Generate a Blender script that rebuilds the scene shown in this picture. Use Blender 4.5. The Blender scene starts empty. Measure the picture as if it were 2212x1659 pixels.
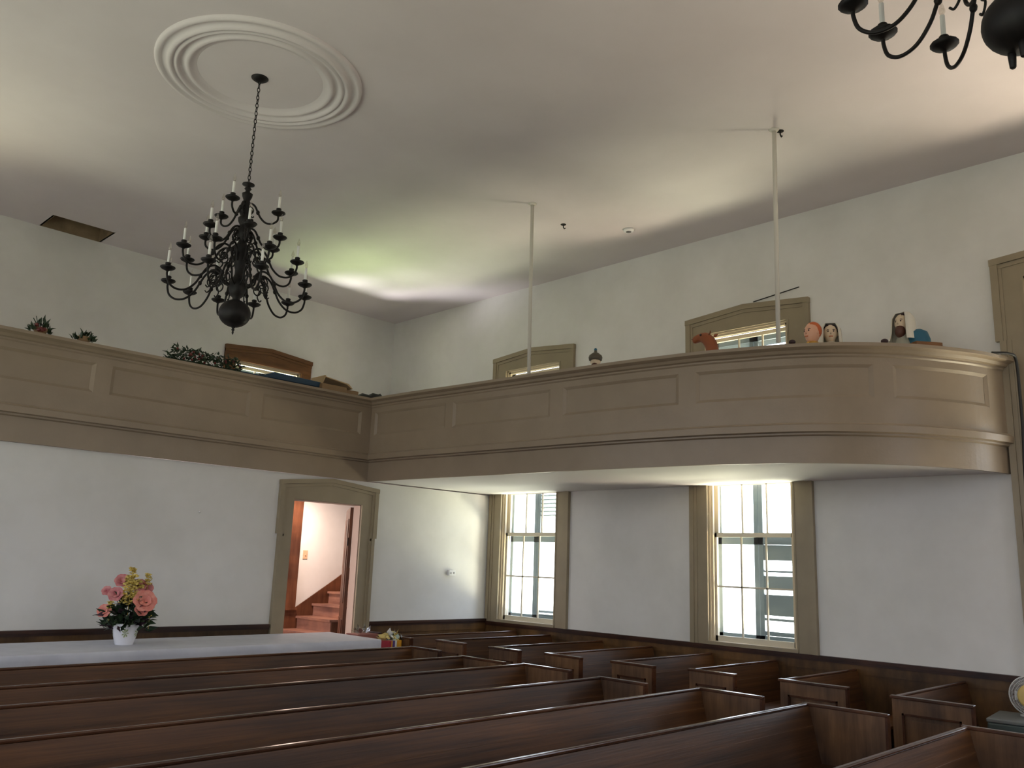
import bpy, bmesh, math, random
from mathutils import Vector, Matrix
random.seed(7)
PI = math.pi
C = bpy.context.scene.collection
S = bpy.context.scene
# ------------------------------------------------------------------ camera
F_PX, YAW, PITCH, ROLL, EYE = 1838.4, 0.786253, 0.208172, 0.036534, 1.83
cam = bpy.data.cameras.new('camera'); cam_o = bpy.data.objects.new('camera', cam); C.objects.link(cam_o)
cam.sensor_fit = 'HORIZONTAL'; cam.sensor_width = 36.0; cam.lens = 36.0 * F_PX / 2212.0
cam.clip_start = 0.05; cam.clip_end = 200
fw = Vector((math.sin(YAW)*math.cos(PITCH), math.cos(YAW)*math.cos(PITCH), math.sin(PITCH)))
rt = Vector((math.cos(YAW), -math.sin(YAW), 0)); up = rt.cross(fw)
r2 = math.cos(ROLL)*rt + math.sin(ROLL)*up; u2 = -math.sin(ROLL)*rt + math.cos(ROLL)*up
cam_o.matrix_world = Matrix(((r2.x, u2.x, -fw.x, 0), (r2.y, u2.y, -fw.y, 0), (r2.z, u2.z, -fw.z, EYE), (0, 0, 0, 1)))
S.camera = cam_o
# ------------------------------------------------------------------ view / world / lights
S.view_settings.view_transform = 'Standard'; S.view_settings.look = 'None'
S.view_settings.gamma = 1.0; S.view_settings.use_curve_mapping = False
S.view_settings.exposure = 0.22
XR, XL, YF, YB, YP, ZC, ZF = 8.65, -2.45, 11.57, -4.6, 8.98, 5.84, 0.12
WT = 0.16
w = bpy.data.worlds.new('sky'); S.world = w; w.use_nodes = True
nt = w.node_tree; nt.nodes.clear()
out = nt.nodes.new('ShaderNodeOutputWorld'); bg = nt.nodes.new('ShaderNodeBackground')
tc = nt.nodes.new('ShaderNodeTexCoord'); sx = nt.nodes.new('ShaderNodeSeparateXYZ'); cr = nt.nodes.new('ShaderNodeValToRGB')
mr = nt.nodes.new('ShaderNodeMapRange'); mr.inputs[1].default_value = -1; mr.inputs[2].default_value = 1
e = cr.color_ramp.elements
e[0].position = 0.0; e[0].color = (0.44, 0.43, 0.37, 1)
e[1].position = 1.0; e[1].color = (0.58, 0.70, 1.0, 1)
x = e.new(0.45); x.color = (0.54, 0.52, 0.46, 1)
x = e.new(0.52); x.color = (0.84, 0.885, 1.0, 1)
nt.links.new(tc.outputs['Generated'], sx.inputs[0]); nt.links.new(sx.outputs[2], mr.inputs[0])
nt.links.new(mr.outputs[0], cr.inputs[0]); nt.links.new(cr.outputs[0], bg.inputs[0]); nt.links.new(bg.outputs[0], out.inputs[0])
bg.inputs[1].default_value = 5.5

def area(name, loc, direction, sx_, sy_, power, color, portal=False, spread=180):
    L = bpy.data.lights.new(name, 'AREA'); L.shape = 'RECTANGLE'; L.size = sx_; L.size_y = sy_
    L.energy = power; L.color = color; L.spread = math.radians(spread)
    if portal: L.cycles.is_portal = True
    o = bpy.data.objects.new(name, L); C.objects.link(o); o.location = loc
    o.rotation_euler = Vector(direction).to_track_quat('-Z', 'Y').to_euler()
    return o
WIN_R = [8.21, 4.83, 1.44, -1.94]      # window centres along the right wall
WIN_L = [8.21, 4.83, 1.44, -1.94]
WIN_B = [5.6]
for y in WIN_R: area('daylight_portal', (XR+0.55, y, 2.83), (-1, 0, 0), 1.3, 3.9, 1, (1, 1, 1), True)
for y in WIN_L: area('daylight_portal', (XL-0.55, y, 2.83), (1, 0, 0), 1.3, 3.9, 1, (1, 1, 1), True)
for xx in WIN_B: area('daylight_portal', (xx, YB-0.55, 2.83), (0, 1, 0), 1.3, 3.9, 1, (1, 1, 1), True)
for xx in (6.33, -0.13): area('daylight_portal', (xx, YF+0.55, 3.85), (0, -1, 0), 1.3, 1.7, 1, (1, 1, 1), True)
# sunlit lawn and path beside the building throw light up through the tall windows
for y, p, col in ((4.83, 720, (0.97, 0.91, 0.64)), (1.44, 1350, (1.0, 0.82, 0.62)), (8.21, 380, (0.96, 0.96, 0.72)), (-1.94, 600, (1, .85, .6))):
    area('sunlit_lawn_light', (XR+2.35, y+0.35, 0.15), (0, 0, 1), 1.7, 3.0, p, col)
area('sunlit_lawn_light', (6.0, YF+6.0, 0.15), (0, 0, 1), 4.0, 5.0, 3400, (0.76, 1.0, 0.42))
area('sunlit_path_light', (3.9, YF+4.2, 0.15), (0, 0, 1), 1.3, 1.5, 2300, (1.0, 0.92, 0.97))
area('sunlit_lawn_light', (-3.2, YF+5.0, 0.15), (0, 0, 1), 3.5, 4.0, 1400, (1.0, 0.95, 0.60))
for y in WIN_L: area('sunlit_lawn_light', (XL-3.2, y, 0.15), (0, 0, 1), 4.0, 2.4, 430, (0.86, 0.97, 0.74))
# stair hall lamp
area('hall_lamp', (6.7, 10.75, 2.74), (0, 0.1, -1), 0.3, 0.3, 38, (1.0, 0.75, 0.62))
area('hall_entry_daylight', (3.2, 10.2, 1.5), (1, 0.05, 0), 1.2, 2.0, 62, (1.0, 0.86, 0.86))

# ------------------------------------------------------------------ materials
def mat(name, col, rough=0.6, spec=0.5, metal=0.0, col2=None, scale=4.0, stretch=(1, 1, 1), bump=0.0, bscale=60, detail=4, trans=0, contrast=(0.35, 0.65), blotch=None):
    m = bpy.data.materials.new(name); m.use_nodes = True; n = m.node_tree.nodes; l = m.node_tree.links
    b = n['Principled BSDF']; b.inputs['Base Color'].default_value = (*col, 1)
    b.inputs['Roughness'].default_value = rough; b.inputs['Metallic'].default_value = metal
    b.inputs['Specular IOR Level'].default_value = spec
    if trans: b.inputs['Transmission Weight'].default_value = trans
    t = n.new('ShaderNodeTexCoord'); mp = n.new('ShaderNodeMapping'); mp.inputs['Scale'].default_value = stretch
    l.new(t.outputs['Object'], mp.inputs[0])
    if col2 is not None:
        no = n.new('ShaderNodeTexNoise'); no.inputs['Scale'].default_value = scale; no.inputs['Detail'].default_value = detail
        no.inputs['Roughness'].default_value = 0.62
        l.new(mp.outputs[0], no.inputs[0]); c = n.new('ShaderNodeValToRGB')
        c.color_ramp.elements[0].position = contrast[0]; c.color_ramp.elements[1].position = contrast[1]
        c.color_ramp.elements[0].color = (*col, 1); c.color_ramp.elements[1].color = (*col2, 1)
        l.new(no.outputs[0], c.inputs[0]); src = c.outputs[0]
        if blotch:
            n3 = n.new('ShaderNodeTexNoise'); n3.inputs['Scale'].default_value = blotch[0]; n3.inputs['Detail'].default_value = 3
            gm = n.new('ShaderNodeNewGeometry'); mp3 = n.new('ShaderNodeMapping'); mp3.inputs['Scale'].default_value = blotch[3] if len(blotch) > 3 else (1, 1, 1)
            l.new(gm.outputs['Position'], mp3.inputs[0]); l.new(mp3.outputs[0], n3.inputs[0])
            c3 = n.new('ShaderNodeValToRGB'); c3.color_ramp.elements[0].position = 0.35; c3.color_ramp.elements[1].position = 0.68
            c3.color_ramp.elements[0].color = (*blotch[1], 1); c3.color_ramp.elements[1].color = (*blotch[2], 1)
            l.new(n3.outputs[0], c3.inputs[0]); mx = n.new('ShaderNodeMixRGB'); mx.blend_type = 'MULTIPLY'; mx.inputs[0].default_value = 1.0
            l.new(src, mx.inputs[1]); l.new(c3.outputs[0], mx.inputs[2]); src = mx.outputs[0]
        l.new(src, b.inputs['Base Color'])
    if bump:
        no2 = n.new('ShaderNodeTexNoise'); no2.inputs['Scale'].default_value = bscale; no2.inputs['Detail'].default_value = 3
        l.new(mp.outputs[0], no2.inputs[0]); bp = n.new('ShaderNodeBump'); bp.inputs['Strength'].default_value = bump
        bp.inputs['Distance'].default_value = 0.02
        l.new(no2.outputs[0], bp.inputs['Height']); l.new(bp.outputs[0], b.inputs['Normal'])
    return m
M = {}
M['plaster'] = mat('white_plaster', (0.78, 0.77, 0.74), 0.85, 0.2, col2=(0.71, 0.70, 0.665), scale=1.3, bump=0.25, bscale=3.0)
M['ceiling'] = mat('ceiling_plaster', (0.73, 0.672, 0.675), 0.9, 0.2, col2=(0.68, 0.622, 0.622), scale=0.8, bump=0.3, bscale=1.2)
M['soffit'] = mat('soffit_plaster', (0.72, 0.69, 0.69), 0.7, 0.3)
M['ring'] = mat('plaster_molding', (0.70, 0.65, 0.645), 0.9, 0.2)
M['tan'] = mat('tan_paint', (0.31, 0.243, 0.172), 0.38, 0.5, col2=(0.28, 0.218, 0.153), scale=2.5, bump=0.06, bscale=40)
M['trim'] = mat('olive_tan_paint', (0.315, 0.258, 0.168), 0.42, 0.5, col2=(0.28, 0.228, 0.148), scale=3)
M['cream'] = mat('cream_painted_wood', (0.62, 0.52, 0.36), 0.5, 0.4)
M['sash'] = mat('sash_paint', (0.66, 0.60, 0.47), 0.5, 0.4)
def wood(name, a, b_, rough, stretch, scale=3.0, spec=0.3, blotch=(0.9, (0.55, 0.55, 0.62), (1.25, 1.15, 1.0), (0.7, 3, 3))):
    return mat(name, a, rough, spec, col2=b_, scale=scale, stretch=stretch, bump=0.05, bscale=12, detail=7, contrast=(0.3, 0.72), blotch=blotch)
M['pew'] = wood('pew_wood', (0.036, 0.016, 0.007), (0.150, 0.068, 0.025), 0.4, (0.25, 9, 9))
M['pew_end'] = wood('pew_end_wood', (0.080, 0.042, 0.022), (0.215, 0.122, 0.062), 0.42, (4, 5, 0.5))
M['pew_cap'] = wood('pew_cap_wood', (0.05, 0.020, 0.011), (0.10, 0.043, 0.022), 0.2, (0.5, 2, 5), spec=0.6)
M['wains'] = wood('wainscot_wood', (0.058, 0.029, 0.009), (0.165, 0.088, 0.031), 0.45, (1.5, 1.5, 0.5))
M['wains_cap'] = wood('wainscot_cap_wood', (0.03, 0.011, 0.006), (0.06, 0.024, 0.012), 0.4, (1, 1, 4))
M['brown'] = wood('brown_wood', (0.13, 0.060, 0.022), (0.24, 0.115, 0.045), 0.45, (1, 4, 4))
M['redwood'] = wood('red_brown_wood', (0.075, 0.028, 0.014), (0.16, 0.068, 0.036), 0.4, (4, 4, 0.6))
M['jamb'] = mat('buff_jamb_paint', (0.50, 0.37, 0.29), 0.5)
M['tread'] = wood('stair_tread_wood', (0.22, 0.115, 0.085), (0.33, 0.18, 0.14), 0.35, (4, 0.6, 4))
M['floor'] = wood('floor_boards', (0.07, 0.032, 0.016), (0.14, 0.07, 0.035), 0.4, (4, 0.5, 1))
M['iron'] = mat('black_iron', (0.006, 0.0055, 0.0055), 0.5, 0.25, col2=(0.012, 0.010, 0.009), scale=20)
M['candle'] = mat('white_candle_sleeve', (0.78, 0.78, 0.74), 0.5)
M['shutter'] = mat('glare_paled_shutter', (0.20, 0.25, 0.285), 0.6)  # window glare is put into this paler blue-grey shutter colour
M['hatch'] = mat('hatch_boards', (0.34, 0.25, 0.15), 0.8, col2=(0.20, 0.145, 0.085), scale=3)
M['cloth'] = mat('white_tablecloth', (0.60, 0.61, 0.67), 0.9, 0.1, col2=(0.55, 0.56, 0.62), scale=6)
M['ceramic'] = mat('white_ceramic', (0.85, 0.84, 0.86), 0.25, 0.5)
M['rod'] = mat('white_painted_rod', (0.66, 0.63, 0.56), 0.6)
M['leaf'] = mat('dark_leaf', (0.012, 0.030, 0.012), 0.5, col2=(0.03, 0.055, 0.022), scale=15)
M['leaf2'] = mat('sage_leaf', (0.10, 0.15, 0.07), 0.5)
M['purple'] = mat('purple_leaf', (0.055, 0.022, 0.038), 0.5)
M['yellow'] = mat('yellow_petal', (0.72, 0.52, 0.10), 0.6, col2=(0.80, 0.66, 0.22), scale=30)
M['coral'] = mat('coral_petal', (0.70, 0.20, 0.16), 0.6, col2=(0.78, 0.32, 0.25), scale=20)
M['rose'] = mat('rose_petal', (0.50, 0.13, 0.15), 0.6, col2=(0.65, 0.28, 0.26), scale=20)
M['motif'] = mat('green_motif', (0.34, 0.40, 0.18), 0.4)
M['red'] = mat('red_berry', (0.12, 0.018, 0.014), 0.4)
M['blue'] = mat('blue_plastic', (0.012, 0.048, 0.095), 0.45)
M['card'] = mat('cardboard', (0.30, 0.19, 0.10), 0.8, col2=(0.26, 0.165, 0.085), scale=6)
M['cardtop'] = mat('pale_cardboard', (0.50, 0.35, 0.19), 0.8)
M['blackcloth'] = mat('black_cloth', (0.012, 0.011, 0.012), 0.8)
M['skin'] = mat('painted_skin', (0.72, 0.40, 0.27), 0.5)
M['pale_skin'] = mat('pale_painted_skin', (0.70, 0.56, 0.40), 0.5)
M['hair_dark'] = mat('dark_painted_hair', (0.03, 0.010, 0.012), 0.5)
M['hair_red'] = mat('red_painted_hair', (0.55, 0.12, 0.03), 0.5)
M['beard'] = mat('brown_painted_beard', (0.09, 0.03, 0.018), 0.5)
M['gold'] = mat('gold_paint', (0.65, 0.36, 0.06), 0.5)
M['veil'] = mat('ivory_paint', (0.72, 0.69, 0.60), 0.6)
M['robe_grey'] = mat('grey_green_paint', (0.36, 0.36, 0.29), 0.6)
M['teal'] = mat('teal_blue_paint', (0.015, 0.115, 0.19), 0.5)
M['hood'] = mat('dark_olive_paint', (0.10, 0.085, 0.06), 0.6)
M['camel'] = mat('russet_brown_paint', (0.27, 0.075, 0.022), 0.5)
M['white'] = mat('white_plastic', (0.80, 0.80, 0.78), 0.4)
M['socket'] = mat('socket_slot', (0.12, 0.12, 0.12), 0.6)
M['ivory'] = mat('ivory_switch', (0.62, 0.42, 0.26), 0.5)
M['cable'] = mat('black_cable', (0.012, 0.011, 0.010), 0.5)
M['dark'] = mat('dark_void', (0.012, 0.009, 0.007), 0.9)
M['fanwire'] = mat('white_fan_wire', (0.60, 0.60, 0.58), 0.4)
M['fancap'] = mat('yellow_fan_badge', (0.62, 0.45, 0.14), 0.5)
M['caselid'] = mat('grey_plastic_lid', (0.17, 0.185, 0.18), 0.4)
M['fanbase'] = mat('grey_green_plastic', (0.06, 0.085, 0.08), 0.4)
M['pinkbag'] = mat('pink_cardboard', (0.30, 0.11, 0.085), 0.6)
M['tissue'] = mat('yellow_tissue', (0.75, 0.62, 0.25), 0.8)
M['tissueb'] = mat('pale_blue_tissue', (0.45, 0.60, 0.62), 0.8)
M['bagred'] = mat('red_bag', (0.40, 0.02, 0.04), 0.5)
M['bagpurple'] = mat('purple_bag', (0.10, 0.05, 0.22), 0.5)
M['bagyellow'] = mat('yellow_bag', (0.75, 0.38, 0.03), 0.5)
M['paper'] = mat('white_paper', (0.7, 0.69, 0.66), 0.7)

def glass(name, rough, tint, fac):
    m = bpy.data.materials.new(name); m.use_nodes = True; n = m.node_tree.nodes; l = m.node_tree.links; n.clear()
    o = n.new('ShaderNodeOutputMaterial'); mix = n.new('ShaderNodeMixShader'); t = n.new('ShaderNodeBsdfTransparent'); g = n.new('ShaderNodeBsdfGlossy')
    t.inputs[0].default_value = (*tint, 1); g.inputs['Roughness'].default_value = rough; mix.inputs[0].default_value = fac
    l.new(t.outputs[0], mix.inputs[1]); l.new(g.outputs[0], mix.inputs[2]); l.new(mix.outputs[0], o.inputs[0])
    return m
M['glass'] = glass('window_glass', 0.05, (0.96, 0.98, 0.97), 0.05)
M['bulb'] = glass('clear_bulb_glass', 0.08, (0.92, 0.90, 0.86), 0.14)
M['cello'] = glass('clear_cellophane', 0.15, (0.9, 0.9, 0.9), 0.25)

# ------------------------------------------------------------------ mesh helpers
class MB:
    def __init__(s): s.v = []; s.f = []; s.smooth = []
    def add(s, vs, fs, smooth=False):
        b = len(s.v); s.v += [tuple(p) for p in vs]
        for f in fs: s.f.append([b+i for i in f]); s.smooth.append(smooth)
        return s
    def box(s, x0, x1, y0, y1, z0, z1, fn=None):
        vs = [(x, y, z) for x in (x0, x1) for y in (y0, y1) for z in (z0, z1)]
        if fn: vs = [fn(*p) for p in vs]
        return s.add(vs, [(0, 1, 3, 2), (4, 6, 7, 5), (0, 4, 5, 1), (2, 3, 7, 6), (0, 2, 6, 4), (1, 5, 7, 3)])
    def prism(s, poly, a, b, fn):
        """poly: 2D outline, extruded from a to b; fn(p, q, depth) -> xyz"""
        n = len(poly)
        vs = [fn(p, q, a) for p, q in poly] + [fn(p, q, b) for p, q in poly]
        return s.add(vs, [list(range(n)), list(range(2*n-1, n-1, -1))] + [[i, (i+1) % n, n+(i+1) % n, n+i] for i in range(n)])
    def lathe(s, prof, seg=24, origin=(0, 0, 0), fn=None, cap=True):
        ox, oy, oz = origin; vs = []; fs = []; n = len(prof)
        for r, z in prof:
            for k in range(seg):
                a = 2*PI*k/seg; p = (ox+r*math.cos(a), oy+r*math.sin(a), oz+z)
                vs.append(fn(*p) if fn else p)
        for i in range(n-1):
            for k in range(seg): fs.append((i*seg+k, i*seg+(k+1) % seg, (i+1)*seg+(k+1) % seg, (i+1)*seg+k))
        if cap: fs.append(list(range(seg-1, -1, -1))); fs.append([(n-1)*seg+k for k in range(seg)])
        return s.add(vs, fs, True)
    def tube(s, pts, r, seg=8, closed=False):
        P = [Vector(p) for p in pts]; n = len(P); rings = []
        R = r if isinstance(r, (list, tuple)) else [r]*n
        prev = None
        for i in range(n):
            if closed: t = (P[(i+1) % n]-P[i-1]).normalized()
            else: t = (P[min(i+1, n-1)]-P[max(i-1, 0)]).normalized()
            if prev is None:
                a = Vector((0, 0, 1)) if abs(t.z) < 0.9 else Vector((1, 0, 0)); u = t.cross(a).normalized()
            else: u = (prev-t*prev.dot(t)).normalized()
            prev = u; v = t.cross(u)
            rings.append([P[i]+R[i]*(math.cos(2*PI*k/seg)*u+math.sin(2*PI*k/seg)*v) for k in range(seg)])
        vs = [p for g in rings for p in g]; fs = []
        for i in range(n if closed else n-1):
            j = (i+1) % n
            for k in range(seg): fs.append((i*seg+k, i*seg+(k+1) % seg, j*seg+(k+1) % seg, j*seg+k))
        if not closed: fs.append(list(range(seg-1, -1, -1))); fs.append([(n-1)*seg+k for k in range(seg)])
        return s.add(vs, fs, True)
    def ball(s, c, r, seg=16, rings=10, fn=None):
        rx, ry, rz = r if isinstance(r, tuple) else (r, r, r)
        vs = [(c[0], c[1], c[2]-rz)]; fs = []
        for i in range(1, rings):
            t = PI*i/rings-PI/2
            for k in range(seg):
                a = 2*PI*k/seg; vs.append((c[0]+rx*math.cos(t)*math.cos(a), c[1]+ry*math.cos(t)*math.sin(a), c[2]+rz*math.sin(t)))
        vs.append((c[0], c[1], c[2]+rz))
        for k in range(seg): fs.append((0, 1+(k+1) % seg, 1+k))
        for i in range(rings-2):
            for k in range(seg): fs.append((1+i*seg+k, 1+i*seg+(k+1) % seg, 1+(i+1)*seg+(k+1) % seg, 1+(i+1)*seg+k))
        b = 1+(rings-2)*seg; t = len(vs)-1
        for k in range(seg): fs.append((b+k, b+(k+1) % seg, t))
        if fn: vs = [fn(*p) for p in vs]
        return s.add(vs, fs, True)
    def leaf(s, base, d, length, width, bend=0.2, normal=None):
        d = Vector(d).normalized(); n = Vector(normal) if normal else Vector((random.uniform(-1, 1), random.uniform(-1, 1), random.uniform(0.2, 1)))
        side = d.cross(n)
        if side.length < 1e-3: side = d.cross(Vector((1, 0, 0)))
        side.normalize(); n = side.cross(d); b = Vector(base)
        mid = b+d*length*0.5+n*bend*length*0.3; tip = b+d*length-n*bend*length*0.3
        th = n*0.0012
        vs = [b, b+d*length*0.3+side*width*0.5, mid+side*width*0.42, tip, mid-side*width*0.42, b+d*length*0.3-side*width*0.5, mid]
        lo = [p-th for p in vs]
        return s.add(vs+lo, [(0, 1, 6), (1, 2, 6), (2, 3, 6), (3, 4, 6), (4, 5, 6), (5, 0, 6),
                             (7, 13, 8), (8, 13, 9), (9, 13, 10), (10, 13, 11), (11, 13, 12), (12, 13, 7)], True)
    def petal(s, base, d, length, width, n):
        d = Vector(d).normalized(); n = Vector(n); side = d.cross(n).normalized(); n = side.cross(d); b = Vector(base); vs = []
        prof = [(0.0, 0.08, 0.0), (0.3, 0.62, 0.10), (0.6, 1.0, 0.14), (0.85, 0.86, 0.08), (1.0, 0.36, 0.0)]
        for off in (0.0, -0.0012):
            for t, w_, h in prof:
                for q in (-1, 0, 1): vs.append(b+d*length*t+side*q*width*0.5*w_+n*(length*(h+(0.06 if q else 0))+off))
        fs = []
        for k in range(4):
            for q in (0, 1): a = k*3+q; fs.append((a, a+1, a+4, a+3)); fs.append((15+a, 15+a+3, 15+a+4, 15+a+1))
        return s.add(vs, fs, True)
    def build(s, name, m, parent=None, bevel=0, loc=None, normals=True):
        me = bpy.data.meshes.new(name); me.from_pydata(s.v, [], s.f); me.validate()
        me.polygons.foreach_set('use_smooth', s.smooth[:len(me.polygons)] if len(s.smooth) >= len(me.polygons) else [False]*len(me.polygons))
        if normals:
            bm = bmesh.new(); bm.from_mesh(me); bmesh.ops.recalc_face_normals(bm, faces=bm.faces); bm.to_mesh(me); bm.free()
        me.materials.append(M[m]); o = bpy.data.objects.new(name, me); C.objects.link(o)
        if parent is not None: o.parent = parent
        if loc is not None: o.location = loc
        if bevel:
            b = o.modifiers.new('edge', 'BEVEL'); b.width = bevel; b.segments = 2; b.limit_method = 'ANGLE'; b.angle_limit = math.radians(40)
        return o
def tag(o, label=None, cat=None, group=None, kind=None):
    if label: o['label'] = label
    if cat: o['category'] = cat
    if group: o['group'] = group
    if kind: o['kind'] = kind
    return o
def thing(name, label, cat, loc=(0, 0, 0), rz=0, group=None, kind=None):
    o = bpy.data.objects.new(name, None); C.objects.link(o); o.location = loc; o.rotation_euler = (0, 0, rz)
    o.empty_display_size = 0.1
    return tag(o, label, cat, group, kind)
def struct(o, label, cat): return tag(o, label, cat, None, 'structure')
def catmull(P, n=8):
    P = [Vector(p) for p in P]; P = [2*P[0]-P[1]]+P+[2*P[-1]-P[-2]]; o = []
    for i in range(1, len(P)-2):
        a, b, c, d = P[i-1:i+3]
        for k in range(n):
            t = k/n; o.append(0.5*(2*b+(c-a)*t+(2*a-5*b+4*c-d)*t*t+(3*b-a-3*c+d)*t**3))
    return o+[P[-2]]

# ------------------------------------------------------------------ room shell
def holed(mb, u0, u1, z0, z1, a, b, holes, fn):
    us = sorted({u0, u1, *[h[0] for h in holes], *[h[1] for h in holes]})
    zs = sorted({z0, z1, *[h[2] for h in holes], *[h[3] for h in holes]})
    for i in range(len(us)-1):
        for j in range(len(zs)-1):
            cu, cz = (us[i]+us[i+1])/2, (zs[j]+zs[j+1])/2
            if any(h[0] < cu < h[1] and h[2] < cz < h[3] for h in holes): continue
            mb.box(us[i], us[i+1], a, b, zs[j], zs[j+1], fn)
HO, OO, ZS, ZH, ZT, ZPK = 0.525, 0.755, 1.05, 4.615, 4.82, 4.89
mapR = lambda u, d, z: (XR+d, u, z)
mapL = lambda u, d, z: (XL-d, u, z)
mapF = lambda u, d, z: (u, YF+d, z)
mapB = lambda u, d, z: (u, YB-d, z)
mapP = lambda u, d, z: (u, YP+d, z)
mb = MB(); mb.box(XL-WT, XR+WT, YB-WT, YF+WT, ZF-0.1, ZF); struct(mb.build('floor', 'floor'), 'dark wooden board floor under the pews', 'floor')
mb = MB(); holed(mb, YB-WT, YF+WT, ZF-0.1, ZC+0.1, 0, WT, [(y-HO, y+HO, ZS, ZH) for y in WIN_R], mapR)
struct(mb.build('wall_right', 'plaster'), 'white plaster side wall with tall shuttered windows', 'wall')
mb = MB(); holed(mb, YB-WT, YF+WT, ZF-0.1, ZC+0.1, 0, WT, [(y-HO, y+HO, ZS, ZH) for y in WIN_L], mapL)
struct(mb.build('wall_left', 'plaster'), 'white plaster side wall opposite the curved balcony', 'wall')
FX0, FX1 = 5.775, 6.889
mb = MB(); holed(mb, XL, XR, ZF-0.1, ZC+0.1, 0, WT, [(FX0, FX1, 3.15, 4.63), (-0.687, 0.427, 3.15, 4.63)], mapF); mb.box(XL, XR, YF-0.17, YF, ZF-0.1, 2.785)
struct(mb.build('wall_far', 'plaster'), 'plaster end wall above the far balcony with brown window', 'wall')
mb = MB(); holed(mb, XL, XR, ZF-0.1, ZC+0.1, 0, WT, [(xx-HO, xx+HO, ZS, ZH) for xx in WIN_B], mapB)
struct(mb.build('wall_back', 'plaster'), 'white plaster wall behind the pulpit end', 'wall')
DX0, DX1, DZ = 5.40, 6.377, 2.49
mb = MB(); holed(mb, XL, XR, ZF-0.1, 2.785, 0, 0.12, [(DX0, DX1, ZF, DZ)], mapP)
struct(mb.build('wall_partition', 'plaster'), 'white plaster partition wall with doorway below the far balcony', 'wall')
# ceiling with the hatch opening
HX0, HX1, HY0 = 2.965, 3.68, 11.045
mb = MB(); holed(mb, XL-WT, XR+WT, YB-WT, YF+WT, 0, 0.1, [(HX0, HX1, HY0, YF)], lambda u, d, v: (u, v, ZC+d))
struct(mb.build('ceiling', 'ceiling'), 'tall off white plaster ceiling', 'ceiling')
mb = MB(); q_ = 0.006; mb.box(HX0-0.02, HX0+q_, HY0, YF-q_, ZC+0.0, ZC+0.2).box(HX1-q_, HX1+0.02, HY0, YF-q_, ZC, ZC+0.2).box(HX0-0.02, HX1+0.02, HY0-0.02, HY0+q_, ZC+0.001, ZC+0.2)
t = thing('ceiling_hatch', 'open rectangular attic hatch in the ceiling above the far balcony', 'hatch', (0, 0, 0))
mb.box(HX0-0.02, HX1+0.02, YF-q_, YF+0.02, ZC+0.001, ZC+0.2); mb.build('hatch_lining', 'hatch', t)
MB().box(HX0-0.02, HX1+0.02, HY0-0.02, YF+0.02, ZC+0.2, ZC+0.22).build('hatch_lid', 'hatch', t)

# wainscot (structure)
def wainscot(name, label, u0, u1, z1, fn, gaps=()):
    mb = MB(); cp = MB(); xs = [u0]
    for g in gaps: xs += [g[0], g[1]]
    xs.append(u1)
    for i in range(0, len(xs), 2):
        a, b = xs[i], xs[i+1]
        mb.box(a, b, -0.02, -0.001, ZF, z1-0.03, fn); mb.box(a, b, -0.032, -0.02, ZF, ZF+0.18, fn)
        mb.box(a, b, -0.03, -0.02, z1-0.14, z1-0.03, fn)
        cp.box(a, b, -0.055, -0.001, z1-0.03, z1, fn); cp.box(a, b, -0.04, -0.001, z1-0.055, z1-0.03, fn)
    r = struct(mb.build(name, 'wains'), label, 'wainscot'); cp.build('cap_molding', 'wains_cap', r)
wainscot('trim_1', 'dark brown wood wainscot along the partition wall', XL, XR, 1.065, mapP, [(5.21, 6.59)])
wainscot('trim_2', 'dark brown wood wainscot along the window wall', YB, YP, 1.035, mapR)

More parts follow.
